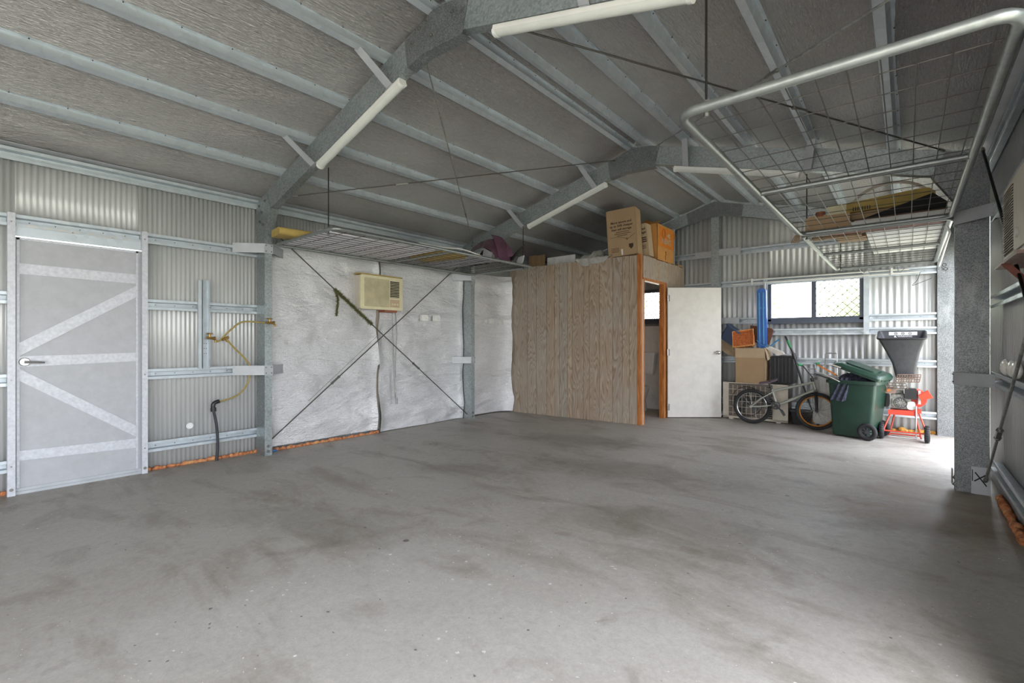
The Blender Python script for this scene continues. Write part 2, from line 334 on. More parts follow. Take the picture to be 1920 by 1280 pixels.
        if recalc:
            bm = bmesh.new(); bm.from_mesh(me); bmesh.ops.recalc_face_normals(bm, faces=bm.faces); bm.to_mesh(me); bm.free()
        if smooth:
            me.polygons.foreach_set('use_smooth', [True]*len(me.polygons)); me.set_sharp_from_angle(angle=rad(smooth))
        me.update()
        o = D.objects.new(name, me); COL.objects.link(o)
        if parent is not None:
            o.parent = parent
            if parent.get('_w'): WP[o.name] = off; o['_w'] = 1
        else: o.location = off; WP[o.name] = off; o['_w'] = 1
        return o
WP = {}
def thing(name, label, cat, loc=(0, 0, 0), rot=None, group=None):
    """an Empty at a thing's base; without rot its parts are given in world coordinates, with rot in local ones"""
    o = D.objects.new(name, None); COL.objects.link(o); o.location = loc; o.empty_display_size = .1
    if rot is None: o['_w'] = 1; WP[o.name] = Vector(loc)
    else: o.rotation_euler = rot
    o['label'] = label; o['category'] = cat
    if group: o['group'] = group
    return o
def tag(o, label, cat, group=None, kind=None):
    o['label'] = label; o['category'] = cat
    if group: o['group'] = group
    if kind: o['kind'] = kind
    return o
def struct(o, label=None):
    o['kind'] = 'structure'
    if label: o['label'] = label
    return o
def text_mesh(body, size, M, mat, parent, name='lettering', ext=.0006, align='CENTER', squash=1.0, bold=0):
    c = D.curves.new('lettering', 'FONT'); c.body = body; c.size = size; c.extrude = ext; c.align_x = align; c.align_y = 'CENTER'; c.offset = bold; c.resolution_u = 3
    tmp = D.objects.new('tmp', c); COL.objects.link(tmp)
    dg = bpy.context.evaluated_depsgraph_get(); me = D.meshes.new_from_object(tmp.evaluated_get(dg)); D.objects.remove(tmp); D.curves.remove(c)
    if squash != 1: me.transform(Matrix.Diagonal((squash, 1, 1, 1)))
    me.transform(M); me.materials.clear(); me.materials.append(MATS[mat])
    off = WP[parent.name] if parent.get('_w') else Vector((0, 0, 0))
    me.transform(Matrix.Translation(-off))
    o = D.objects.new(name, me); COL.objects.link(o); o.parent = parent
    return o
def dup(root, loc=None, rot=None, label=None, group=None):
    def cp(o, par):
        c = o.copy(); COL.objects.link(c); c.parent = par
        for ch in o.children: cp(ch, c)
        return c
    r = cp(root, None)
    if loc is not None: r.location = loc
    if rot is not None: r.rotation_euler = rot
    if label: r['label'] = label
    if group: r['group'] = group
    return r
# ---------------------------------------------------------------- the shed: main dimensions (metres)
XL, XR = -5.431, 0.557          # wall planes
YF, YB = -3.90, 8.22            # front and back walls
RX, RZ, RM = -2.446, 3.502, .2777   # ridge: x, top of rafters, slope
EW = RZ+.062
def roofz(x, off=0): return RZ+off-RM*abs(x-RX)
PY = (2.168, 5.228, 8.140)      # faces of the three portal frames in view
rnd = random.Random(5)

# floor
b = MB(); b.box(XL-.1, YF, -.15, XR+.1, YB+.1, 0); struct(b.build('floor', 'concrete'), 'stained grey concrete slab floor')
b = MB(); b.box(XL-8, YF-30, -.17, XR+1.2, YF, -.02); b.build('trim_1', 'apron'); struct(D.objects['trim_1'], 'unseen pale concrete driveway added to bounce sunlight indoors')  # out-of-view apron, added so sunlit ground brightens the ceiling
b = MB(); b.box(-40, YF-40, -.30, 40, 60, -.172); struct(b.build('ground', 'grass'), 'green lawn outside the shed')
b = MB(); b.box(XR+.12, -12, -.16, 20, 14, -.06); struct(b.build('trim_2', 'grass'), 'green lawn outside the shed')

# corrugated sheet running along a wall; zt gives the top edge height
def corr(b, along, plane, u0, u1, z0, zt, amp=.0072, pitch=.0762, inward=1, seg=8):
    n = max(2, int(round((u1-u0)/pitch*seg))); vs = []; fs = []
    for i in range(n+1):
        u = u0+(u1-u0)*i/n; d = amp*math.cos(2*PI*u/pitch)
        top = zt(u) if callable(zt) else zt
        for z in (z0, top): vs.append((plane+d, u, z) if along == 'y' else (u, plane+d, z))
    for i in range(n): fs.append((2*i, 2*i+2, 2*i+3, 2*i+1))
    b.add(vs, fs)
def finish(b, name, lab):
    o = b.build(name, 'wall_sheet', smooth=50)
    so = o.modifiers.new('sheet', 'SOLIDIFY'); so.thickness = .0012; so.offset = 0
    return struct(o, lab)
zeave = roofz(XL)+.066
b = MB(); corr(b, 'y', XL-.009, YF, .375, 0, zeave, .0036, .0381, seg=6); corr(b, 'y', XL-.009, .375, 1.165, 2.06, zeave, .0036, .0381, seg=6); corr(b, 'y', XL-.009, 1.165, YB, 0, zeave, .0036, .0381, seg=6)
finish(b, 'wall_left', 'grey-green corrugated steel wall on the left')
b = MB(); corr(b, 'y', XR+.009, YF, -3.65, 0, zeave); corr(b, 'y', XR+.009, -3.65, -.95, 2.36, zeave); corr(b, 'y', XR+.009, -.95, -.62, 0, zeave); corr(b, 'y', XR+.009, -.62, 2.06, 2.36, zeave); corr(b, 'y', XR+.009, 2.06, 5.95, 0, zeave); corr(b, 'y', XR+.009, 5.95, 8.05, 2.36, zeave); corr(b, 'y', XR+.009, 8.05, YB, 0, zeave)
finish(b, 'wall_right', 'grey-green corrugated steel wall on the right')
WIN = (-1.655, -.468, 1.495, 2.125)      # back window opening
WIN2 = (-4.35, -3.20, 1.545, 2.125)       # cubicle window opening
gz = lambda x: roofz(x)+.075
b = MB(); yb = YB+.009
corr(b, 'x', yb, XL, WIN2[0], 0, gz); corr(b, 'x', yb, WIN2[0], WIN2[1], 0, WIN2[2]); corr(b, 'x', yb, WIN2[0], WIN2[1], WIN2[3], gz)
corr(b, 'x', yb, WIN2[1], WIN[0], 0, gz); corr(b, 'x', yb, WIN[0], WIN[1], 0, WIN[2]); corr(b, 'x', yb, WIN[0], WIN[1], WIN[3], gz); corr(b, 'x', yb, WIN[1], XR, 0, gz)
finish(b, 'wall_back', 'grey-green corrugated steel gable wall at the back')
b = MB(); corr(b, 'x', YF, XL, -2.6, 0, gz, seg=4); corr(b, 'x', YF, -2.6, -.2, 2.4, gz, seg=4); corr(b, 'x', YF, -.2, XR, 0, gz, seg=4)
finish(b, 'wall_front', 'corrugated gable wall above the open roller doorway')

# roof lining: foil pulled over the purlins, sagging a little between them
PUR = [-4.80, -4.225, -3.655, -3.075, -2.555]
PURR = [2*RX-x for x in PUR]
def liner(side):
    knots = sorted(([XL]+PUR+[RX]) if side < 0 else ([RX]+PURR+[XR]))
    xs = []
    for a, c in zip(knots, knots[1:]):
        for k in range(6): xs.append((a+(c-a)*k/6, k/6, c-a))
    xs.append((knots[-1], 0, 0))
    ys = [YF+(YB-YF)*j/60 for j in range(61)]; b = MB()
    def fn(u, v):
        x, t, w = xs[int(round(u*(len(xs)-1)))]; y = YF+(YB-YF)*v
        sag = (.020+.010*math.sin(y*2.1+x*5))*math.sin(PI*t)*(w/.57)
        return (x, y, roofz(x)+.066-sag)
    b.grid(fn, len(xs)-1, 72); o = b.build('ceiling', 'roof_foil', smooth=60)
    so = o.modifiers.new('sheet', 'SOLIDIFY'); so.thickness = .003; so.offset = 1
    return struct(o, 'silver foil roof lining, %s slope' % ('left' if side < 0 else 'right'))
liner(-1); liner(1)
# tape and lap joints of the foil (darker/lighter strips running down the slope)
b = MB()
for y in (1.35, 3.05, 4.3, 6.1, 7.3):
    for s_ in (-1, 1):
        x0, x1 = (XL+.1, RX-.12) if s_ < 0 else (RX+.12, XR-.1)
# outer roof sheet keeps daylight out
b = MB(); b.prism([(XL-.1, YF-.1, roofz(XL)+.105), (RX, YF-.1, RZ+.135), (XR+.1, YF-.1, roofz(XR)+.105), (XR+.1, YF-.1, roofz(XR)+.12), (RX, YF-.1, RZ+.155), (XL-.1, YF-.1, roofz(XL)+.12)], (0, YB-YF+.2, 0))
struct(b.build('roof', 'zinc'), 'outer steel roof sheet')

# ---- hat-section purlins and girts. open side towards the room, lips left and right
def hat(b, along, c, nrm, side, L0, L1, w=.094, d=.062, t=.0035, lip=.020, crown=.036):
    """c: point on the centre line (at the sheet), nrm: unit vector into the room, side: unit vector across, along: unit vector"""
    nrm, side, along, c = Vector(nrm), Vector(side), Vector(along), Vector(c); h = w/2
    P = [(h, d), (h-lip, d), (crown/2, t), (-crown/2, t), (-h+lip, d), (-h, d)]
    Q = [(h, d-t), (h-lip-.002, d-t), (crown/2+.002, 0), (-crown/2-.002, 0), (-h+lip+.002, d-t), (-h, d-t)]
    P[0] = (h, d); ring = P+Q[::-1]
    lipdn = .008
    pts = [c+side*a+nrm*n for a, n in ring]
    b.prism([p+along*L0 for p in pts], along*(L1-L0))
    for sg in (1, -1):   # little return lips
        b.prism([c+side*sg*a+nrm*n+along*L0 for a, n in ((h, d), (h+t, d), (h+t, d-lipdn), (h, d-lipdn))], along*(L1-L0))
def tophat(b, c, nrm, side, L0, L1, w=.100, d=.064, t=.0035, foot=.022, crown=.050):
    """roof purlin: feet at the roof, flat crown facing down"""
    nrm, side, c = Vector(nrm), Vector(side), Vector(c); h = w/2; k = crown/2
    P = [(h, 0), (h, t), (h-foot, t), (k, d), (-k, d), (-h+foot, t), (-h, t), (-h, 0)]
    Q = [(-h+foot+t, 0), (-k+t, d-t), (k-t, d-t), (h-foot-t, 0)]
    pts = [c+side*a+nrm*n for a, n in P+Q]
    b.prism([p+Vector((0, L0, 0)) for p in pts], (0, L1-L0, 0))
def screws(b, pts, nrm, r=.004):
    b.m('screw'); n = Vector(nrm)
    for p in pts: b.cyl(Vector(p), Vector(p)+n*.005, r, 6)
def bolts(parent, pts, n, r=.013):
    """hex bolts, each a part of its own"""
    n = Vector(n)
    for p in pts:
        p = Vector(p); b = MB(); b.cyl(p, p+n*r*.35, r*1.25, 10); b.cyl(p+n*r*.35, p+n*r*1.1, r*.8, 6); b.build('bolt', 'bolt', parent)
rowname = ['lowest', 'second', 'third', 'fourth', 'topmost']
for sd, lst, nm in ((-1, PUR, 'left'), (1, PURR, 'right')):
    nrm = Vector((sd*-RM, 0, -1)).normalized(); nrm = Vector((-RM if sd < 0 else RM, 0, -1)).normalized(); nrm = Vector((RM*(1 if sd < 0 else -1), 0, -1)).normalized()
    side = Vector((1, 0, RM if sd < 0 else -RM)).normalized()
    for i, x in enumerate(lst):
        t = thing('roof_purlin', 'pale galvanised roof purlin on the %s slope, %s above the eave' % (nm, ['first', 'second', 'third', 'fourth', 'fifth, beside the ridge,'][i]), 'purlin', (x, 2, roofz(x)), None, 'purlins under the %s roof slope' % nm)
        b = MB().m('zinc'); c = Vector((x, 0, roofz(x)+.064)); tophat(b, c, nrm, side, YF+.02, YB-.03)
        pts = [c+nrm*.0035+side*q+Vector((0, y, 0)) for y in [k*.30+.05*(i % 3) for k in range(-3, 27)] for q in (-.04, .04)]
        screws(b, pts, nrm); b.build('hat_section', None, t)
for sd, x, nm in ((-1, XL, 'left'), (1, XR, 'right')):
    t = thing('eave_purlin', 'long galvanised eave purlin along the top of the %s wall' % nm, 'purlin', (x, 2, 2.62))
    b = MB(); hat(b, (0, 1, 0), (x-sd*.003, 0, 2.667), (-sd, 0, 0), (0, 0, 1), YF+.02, YB-.05, d=.058)
    b.build('hat_section', 'zinc', t)
    b = MB(); b.prism([(x-sd*.006, YF+.05, 2.717), (x-sd*.10, YF+.05, 2.744), (x-sd*.10, YF+.05, 2.740), (x-sd*.006, YF+.05, 2.713)], (0, YB-YF-.2, 0)); b.build('flashing', 'zinc_plate', t)

# ---- portal frames: column, haunch, rafter, apex bracket in C section, web facing the camera
def csec(b, o, ax, bx, L, w=.20, fl=.075, lip=.016, t=.004, Yd=1):
    """C section: from point o along unit ax by L; bx = unit vector across the web (o at one web corner); flanges go +y"""
    o, ax, bx = Vector(o), Vector(ax), Vector(bx); y = Vector((0, Yd, 0))
    P = [(0, 0), (w, 0), (w, fl), (w-lip, fl), (w-lip, fl-t), (w-t, fl-t), (w-t, t), (t, t), (t, fl-t), (lip, fl-t), (lip, fl), (0, fl)]
    b.prism([o+bx*a+y*c for a, c in P], ax*L)
def portal_frame(Y, n, rd=.206, fly=(), full=True):
    t = thing('portal_frame', ['galvanised steel portal frame nearest the camera, spanning the shed', 'galvanised steel portal frame in the middle of the shed, before the timber cubicle', 'galvanised end frame against the back gable wall'][n], 'steel frame', (RX, Y, 0))
    cs = Vector((1, 0, RM)).normalized()
    for sd in (-1, 1):
        xi = -5.167 if sd < 0 else .294; top = roofz(xi)-.16
        if n == 2 and sd < 0: xi = -5.2
        b = MB(); csec(b, (xi, Y, 0), (0, 0, 1), (sd, 0, 0), top-.02)
        c = b.build('column', 'spangled' if sd > 0 else 'galvanised', t)
        if n < 2: bolts(c, [(xi, Y+.035, z) for z in (.045, .10)], (-sd, 0, 0))
        # rafter
        ax = Vector((-sd, 0, RM)).normalized(); dn = Vector((-RM*sd, 0, -1)).normalized(); dn = Vector((-sd*RM, 0, -1)).normalized()
        x0 = xi+sd*.10; L = (abs(x0-RX))/abs(ax.x)-.02
        b = MB(); csec(b, (x0, Y+.001, roofz(x0)), ax, dn, L, rd)
        b.build('rafter', 'galvanised', t)
        if n < 2:   # haunch plate: pressed bracket over the knee
            zb = 2.335; xk = xi-sd*.14
            pts = [(xi+sd*.198, Y-.004, zb-.012), (xi-sd*.003, Y-.004, zb), (xk, Y-.004, roofz(xk)-.2137-.004), (xi-sd*.055, Y-.004, roofz(xi-sd*.055)-.012), (xi+sd*.16, Y-.004, roofz(xi+sd*.16)-.012), (xi+sd*.198, Y-.004, roofz(xi+sd*.198)-.06)]
            b = MB(); b.prism(pts, (0, .004, 0))
            # flange of the haunch
            p1 = Vector(pts[1]); p2 = Vector(pts[2]); u = Vector((0, 0, .0)); e = Vector((-sd*.003, 0, -.002))
            b.prism([p1, p2, p2+e, p1+e], (0, .084, 0))
            h = b.build('haunch_bracket', 'spangled' if sd > 0 else 'galvanised', t)
            bolts(h, [(xi+sd*dx, Y-.004, zb+dz) for dx, dz in ((.03, .09), (.10, .13), (.055, .22), (-.02, .33), (.12, .30))], (0, -1, 0))
    # apex bracket
    zz = lambda x: roofz(x)
    if n < 2:
        xa, xb = RX-.375, RX+.28; D_ = .2137
        pts = [(xa, Y-.004, zz(xa)-.004), (RX-.06, Y-.004, zz(RX-.06)-.004), (RX+.17, Y-.004, zz(RX+.17)-.0), (xb, Y-.004, zz(xb)-.004), (xb-.055, Y-.004, zz(xb)-D_-.006), (RX-.16, Y-.004, zz(RX-.16)-D_-.022), (xa+.03, Y-.004, zz(xa+.03)-D_-.004)]
        b = MB(); b.prism(pts, (0, .004, 0))
        for i in (4, 5): p, q = Vector(pts[i]), Vector(pts[i+1]); b.prism([p, q, q+Vector((0, 0, -.004)), p+Vector((0, 0, -.004))], (0, .086, 0))
        a = b.build('apex_bracket', 'spangled', t)
        bolts(a, [(RX+dx, Y-.004, RZ+dz) for dx, dz in ((-.29, -.16), (-.21, -.09), (-.12, -.07), (.13, -.12), (.22, -.15), (-.08, -.19))], (0, -1, 0))
    else:
        pts = [(RX-.45, Y-.004, zz(RX-.45)), (RX, Y-.004, RZ-.002), (RX+.45, Y-.004, zz(RX+.45)), (RX+.42, Y-.004, zz(RX+.42)-.215), (RX+.15, Y-.004, RZ-.26), (RX-.15, Y-.004, RZ-.26), (RX-.42, Y-.004, zz(RX-.42)-.215)]
        b = MB(); b.prism(pts, (0, .004, 0)); b.build('apex_bracket', 'spangled', t)
    # fly braces from the bottom flange to a purlin
    for xp in fly:
        dx = .07 if xp < RX else -.07
        xq = xp+dx; zb = zz(xq)-.2137-.004
        a = Vector((xq, Y+.03, zb)); p = Vector((xq, Y-.006, zb)); q = Vector((xp, Y-.235, zz(xp)+.012)); b = MB()
        w = Vector((1, 0, RM if xp < RX else -RM)).normalized()*.034
        b.prism([p-w, p+w, q+w*.9, q-w*.9], Vector((0, -.003, -.002))); b.prism([p-w, p+w, a+w, a-w], (0, 0, -.003))
        f = b.build('fly_brace', 'zinc_plate', t)
    return t
portal_frame(PY[0], 0, fly=(-4.225, -3.075, 2*RX+3.655))
portal_frame(PY[1], 1, fly=(-4.225, -3.075, -1.80, -.66))
portal_frame(PY[2], 2, rd=.185)

# straps wrapping the columns to the girts
def strap(x, Y, z, lab, dy=.235, w=.098):
    sd = -1 if x < RX else 1; xo = x+sd*.205; b = MB(); e = .003
    P = [(xo, Y-dy), (x-sd*.005, Y-.008), (x-sd*.005, Y+.083), (xo, Y+.083+dy*.9)]
    for (a, c), (a2, c2) in zip(P, P[1:]):
        b.prism([(a, c, z-w/2), (a2, c2, z-w/2), (a2, c2, z+w/2), (a, c, z+w/2)], Vector((-sd*e*.7, -e*.3, 0)))
    t = thing('column_strap', lab, 'bracket', (x, Y, z-w/2), None, 'straps round the columns')
    bb = b; b.mats = ['zinc_plate']; b.m('screw')
    for q in (.03, -.03):
        for (a, c) in ((x-sd*.007, Y+.01), (x-sd*.007, Y+.065)): bb.cyl((a, c, z+q), (a-sd*.006, c, z+q), .005, 6)
        for (a, c) in ((xo, P[0][1]+.012), (xo, P[3][1]-.012)): bb.cyl((a-sd*.003, c, z+q), (a-sd*.012, c, z+q), .005, 6)
    b.build('plate', None, t)
strap(-5.167, PY[0], 2.175, 'flat galvanised strap wrapped high round the near left column')
strap(-5.167, PY[0], .899, 'flat galvanised strap wrapped low round the near left column')
strap(-5.167, PY[1], 2.185, 'flat galvanised strap wrapped high round the column before the timber cubicle')
strap(-5.167, PY[1], .915, 'flat galvanised strap wrapped low round the column before the timber cubicle')
strap(.294, PY[1], 2.185, 'flat galvanised strap wrapped high round the right-hand column')
strap(.294, PY[1], .905, 'flat galvanised strap wrapped low round the right-hand column')

# girts, one object for each length between posts
def girt(wall, z, a, c, lab, w=.088):
    b = MB().m('zinc')
    if wall == 'L': hat(b, (0, 1, 0), (XL, 0, z), (1, 0, 0), (0, 0, 1), a, c, w); base = (XL, (a+c)/2, z-w/2); n = (1, 0, 0); P = [(XL+.0035, y) for y in frange(a+.08, c-.04, .152)]; pts = [(p[0], p[1], z) for p in P]
    elif wall == 'R': hat(b, (0, 1, 0), (XR, 0, z), (-1, 0, 0), (0, 0, 1), a, c, w); base = (XR, (a+c)/2, z-w/2); n = (-1, 0, 0); pts = [(XR-.0035, y, z) for y in frange(a+.08, c-.04, .152)]
    else: hat(b, (1, 0, 0), (0, YB, z), (0, -1, 0), (0, 0, 1), a, c, w); base = ((a+c)/2, YB, z-w/2); n = (0, -1, 0); pts = [(x, YB-.0035, z) for x in frange(a+.08, c-.04, .152)]
    t = thing('wall_girt', lab, 'girt', base, None, {'L': 'girts on the left wall', 'R': 'girts on the right wall', 'B': 'girts on the back wall'}[wall])
    screws(b, pts, n); b.build('hat_section', None, t)
def frange(a, b, s):
    o = []
    while a < b: o.append(a); a += s
    return o
for z, l in ((2.150, 'topmost'), (1.542, 'second from the top'), (.898, 'third from the top'), (.226, 'lowest')):
    girt('L', z, -.8, .328, '%s galvanised girt on the left wall, camera side of the door' % l)
    if z > 2: girt('L', z, .376, 1.165, 'galvanised girt with scalloped sheet edge above the left door')
    girt('L', z, 1.21, 2.20, '%s galvanised girt between the left door and the first column' % l)
for z, l in ((2.170, 'topmost'), (1.50, 'second from the top'), (.92, 'third from the top'), (.255, 'lowest')):
    girt('R', z, 2.12, 5.19, '%s galvanised girt on the right-hand wall' % l)
for z, a, c, l in ((2.64, -3.15, -2.50, 'short upper girt high on the gable left of the centre post'), (2.637, -2.30, .29, 'upper girt high on the gable right of the centre post'),
    (2.125, -3.15, -2.48, 'girt on the gable left of the centre post, over the cubicle door'), (2.125, -2.34, .29, 'long girt above the back window carrying white conduits'),
    (1.530, -2.34, -1.70, 'short girt left of the back window, beside the blue board'), (1.345, -2.34, .29, 'long girt below the back window'), (1.528, -.405, .29, 'short girt right of the back window sill'),
    (.912, -2.34, .29, 'girt behind the wheelie bin at lid height'), (.245, -2.34, .29, 'lowest girt of the back wall behind the bike')):
    girt('B', z, a, c, 'galvanised '+l)
# centre post of the gable and window jamb posts
t = thing('gable_post', 'spangled steel post in the middle of the back gable', 'steel post', (-2.42, 8.15, 0))
b = MB(); csec(b, (-2.345, 8.06, 0), (0, 0, 1), (-1, 0, 0), 3.22, .125, .09); b.build('post', 'galvanised', t)
for q in ((-2.345, 8.056, 2.585, -2.02, 8.06, 2.69), (-2.75, 8.12, 2.60, -2.47, 8.124, 2.69), (-2.345, 8.056, 1.485, -2.04, 8.06, 1.58)): MB().box(*q).build('cleat', 'zinc_plate', t)
b = MB(); b.box(-1.715, YB-.075, 1.30, -1.655, YB-.01, 2.17); tag(b.build('window_post', 'zinc'), 'galvanised vertical jamb left of the back window', 'steel post')
b = MB(); b.box(-.465, YB-.085, 1.30, -.405, YB-.01, 2.17); tag(b.build('window_post', 'zinc'), 'galvanised vertical jamb right of the back window', 'steel post')

# ---- windows with diamond security mesh
def window(name, W, lab, mesh_from, slide, p=.085):
    x0, x1, z0, z1 = W; y = YB-.055
    fr = MB(); f = .045
    fr.box(x0, y, z0-.02, x1, YB+.03, z0+f); fr.box(x0, y, z1-f*.6, x1, YB+.03, z1); fr.box(x0, y, z0, x0+f, YB+.03, z1); fr.box(x1-f, y, z0, x1, YB+.03, z1)
    fr.box(x0-.01, y-.012, z0-.028, x1+.01, y+.01, z0+.012)
    root = fr.build(name, 'navy_frame'); struct(root, lab)
    b = MB(); xm = slide; b.box(xm-.028, y+.012, z0+f, xm+.028, y+.045, z1-.02)
    for a, c in ((x0+f, xm-.02), (xm+.02, x1-f)):
        b.box(a, y+.015, z0+f, c, y+.04, z0+f+.02); b.box(a, y+.015, z1-.05, c, y+.04, z1-.025)
    b.build('sash', 'navy_frame', root)
    g = MB(); g.box(x0+.03, YB+.012, z0+.03, x1-.03, YB+.016, z1-.02); g.build('pane', 'glass', root)
    m = MB(); a0, a1 = mesh_from; za, zb = z0+f, z1-.03
    def seg(xa, za_, xb, zb_):
        m.bar((xa, y+.006, za_), (xb, y+.006, zb_), .008, .006, up=(0, 1, 0))
    H = zb-za; Wd = a1-a0
    for sg in (1, -1):
        for k in range(-20, 40):
            # line x = a0 + k*p + sg*(z-za)
            c0 = a0+k*p; lo = za; hi = zb
            xa = c0 if sg > 0 else c0; pts = []
            zlo, zhi = lo, hi
            if sg > 0: zlo = max(lo, za+(a0-c0)); zhi = min(hi, za+(a1-c0))
            else: zlo = max(lo, za+(c0-a1)); zhi = min(hi, za+(c0-a0))
            if zhi-zlo > .01: seg(c0+sg*(zlo-za), zlo, c0+sg*(zhi-za), zhi)
    m.build('security_mesh', 'black_plastic', root)
window('window_1', WIN, 'dark framed sliding window with diamond mesh over its right half', (-1.03, WIN[1]-.045), -1.055, .108)
window('window_2', WIN2, 'dark framed window with diamond mesh inside the cubicle', (WIN2[0]+.045, WIN2[1]-.045), -3.85)

# ---- left-hand steel door with its posts
dn = struct(MB().box(XL+.03, .3725, .030, XL+.052, 1.1665, 2.022).build('door_1', 'door_panel'), 'braced grey sheet-metal side door')
WP[dn.name] = dn.location.copy()
def door_part(name, mat, fn):
    b = MB(); fn(b); return b.build(name, mat, dn)
X1 = XL+.052
for a in ((.328, .372), (1.167, 1.210)):
    p = door_part('post', 'door_frame_metal', lambda b: (b.box(XL, a[0], 0, XL+.10, a[1], 2.20)))
    bolts(p, [(XL+.10, (a[0]+a[1])/2, z) for z in (.23, .9, 2.13)], (1, 0, 0), .005); bolts(p, [(XL+.10, (a[0]+a[1])/2, .05)], (1, 0, 0), .010)
door_part('stile', 'door_frame_metal', lambda b: (b.box(X1, .380, .048, X1+.012, .397, 2.02), b.box(X1, 1.130, .048, X1+.012, 1.147, 2.02)))
door_part('top_rail', 'door_frame_metal', lambda b: b.box(X1, .38, 2.0, X1+.012, 1.147, 2.02))
def rails(z0, z1, z2=None, z3=None):
    door_part('rail', 'door_frame_metal', lambda b: b.prism([(X1, .397, z0), (X1, .397, z1), (X1, 1.13, z3 if z3 is not None else z1), (X1, 1.13, z2 if z2 is not None else z0)], (.008, 0, 0)))
rails(1.732, 1.816, 1.722, 1.805); rails(.999, 1.083, 1.022, 1.10); rails(.262, .339, .24, .322)
door_part('brace', 'door_frame_metal', lambda b: b.prism([(X1, .397, 1.085), (X1, .397, 1.19), (X1, 1.13, 1.70), (X1, 1.13, 1.60)], (.007, 0, 0)))
door_part('brace', 'door_frame_metal', lambda b: b.prism([(X1, .397, .89), (X1, .397, .985), (X1, 1.13, .44), (X1, 1.13, .34)], (.007, 0, 0)))
door_part('head', 'zinc', lambda b: (b.box(XL+.02, .372, 2.035, XL+.06, 1.167, 2.105), b.box(XL+.055, .372, 2.028, XL+.066, 1.167, 2.036), [b.cyl((XL+.06, .45+k*.14, 2.075), (XL+.064, .45+k*.14, 2.075), .005, 6) for k in range(6)]))
door_part('sill', 'zinc_plate', lambda b: (b.box(XL, .372, 0, XL+.075, 1.167, .022), b.box(XL+.05, .372, .022, XL+.062, 1.167, .046)))
def hd(b):
    M = Matrix.Translation((X1+.006, .425, 1.038)) @ Euler((0, PI/2, 0)).to_matrix().to_4x4()
    b.lathe([(.034, 0), (.034, .008), (.028, .014)], 20, M); b.cyl((X1+.01, .425, 1.038), (X1+.05, .425, 1.038), .011, 10)
    b.tube([(X1+.05, .42, 1.038), (X1+.055, .45, 1.037), (X1+.053, .50, 1.034), (X1+.048, .535, 1.031)], [.012, .012, .010, .008], 10)
door_part('door_handle', 'chrome', hd)
b = MB()
for k, y in enumerate((.47, .56, .64, .69, .73, .82, .87, .94, .985, 1.06)):
    r = (.034, .03, .034, .022, .028, .03, .022, .03, .026, .02)[k]
    b.prism([(XL+.0645, y+r*math.cos(a), 2.104+r*.75*math.sin(a)) for a in [PI*j/8 for j in range(9)]], (.003, 0, 0))
b.build('sheet_edge', 'wall_sheet', dn)
# ================================================================ left wall
NA = lambda y, z: math.sin(y*7.3+z*2.1)*.5+math.sin(y*3.1-z*5.7+1)*.5
NB = lambda y, z: math.sin(y*17+z*9)*.5+math.sin(z*23-y*11+2)*.5
def foil_sheet(y0, y1, z0, z1, lab, e0=None, e1=None, xa=None, nu=60):
    def fn(u, v):
        z = z0+(z1-z0)*v; a = y0+(e0(z) if e0 else 0); c = y1+(e1(z) if e1 else 0); y = a+(c-a)*u
        g = max(math.exp(-((z-q)/.07)**2) for q in (.226, .898, 1.542, 2.15))
        x = XL+.070+.012*g+.010*NA(y, z)+.004*NB(y, z)
        edge = min(u, 1-u)*(y1-y0)
        x += .02*math.exp(-(edge/.05)**2)*(1+.8*math.sin(z*7))
        if xa: x += xa(u, z)
        return (x, y, z)
    b = MB(); b.grid(fn, nu, 90, thick=(-.004, 0, 0)); o = b.build('foil_insulation', 'wall_foil', smooth=70)
    return tag(o, lab, 'insulation', 'foil insulation sheets on the left wall')
foil_sheet(2.265, 3.672, .045, 2.27, 'crinkled silver foil insulation sheet just past the near left column', e1=lambda z: .018*math.sin(z*3.1)+.01*math.sin(z*7+1)-.03*(z < .9))
foil_sheet(3.69, 5.215, .008, 2.27, 'crinkled silver foil insulation sheet right of the wall air conditioner, up to the second column', e0=lambda z: .012*math.sin(z*3.6+1)+.006*math.sin(z*9), nu=64)
foil_sheet(5.335, 6.24, .02, 2.30, 'crinkled silver foil insulation sheet between the second column and the timber cubicle', e1=lambda z: .012*math.sin(z*5)+.008*math.sin(z*11), xa=lambda u, z: .15*u**6, nu=44)
b = MB(); b.grid(lambda u, v: (XL+.058, 3.62+.09*u, .05+2.25*v), 3, 30, thick=(-.012, 0, 0)); tag(b.build('timber_batten', 'seam_strip'), 'narrow brownish batten showing in the gap between the foil sheets', 'batten')
# expanding foam beads along the floor
def foam_bead(name, pts, mat, lab, r=.017, sx=.05):
    b = MB(); r0 = random.Random(len(lab))
    for (a, c) in zip(pts, pts[1:]):
        a, c = Vector(a), Vector(c); n = int((c-a).length/(sx*.62))
        for k in range(n):
            p = a.lerp(c, (k+.5)/n); q = r*(.75+.6*r0.random())
            b.ball((p.x+r0.uniform(-.004, .004), p.y+r0.uniform(-.01, .01), q*.75), (q*.95 if abs((c-a).x) < .1 else q*1.5, q*1.5 if abs((c-a).x) < .1 else q*.95, q), n=8, m=5)
    return tag(b.build(name, mat, smooth=60), lab, 'foam sealant', None, 'stuff')
foam_bead('foam_sealant', [(XL+.02, 1.22, 0), (XL+.02, 2.2, 0)], 'foam', 'orange foam sealant bead along the foot of the wall right of the side door')
foam_bead('foam_sealant', [(XL+.095, 2.26, 0), (XL+.09, 3.66, 0)], 'foam', 'orange foam sealant bead under the foil sheet left of the seam')
foam_bead('foam_sealant', [(XR-.03, 4.05, 0), (XR-.02, 5.15, 0)], 'foam', 'lumpy orange foam sealant bead along the foot of the right wall', .026, .07)
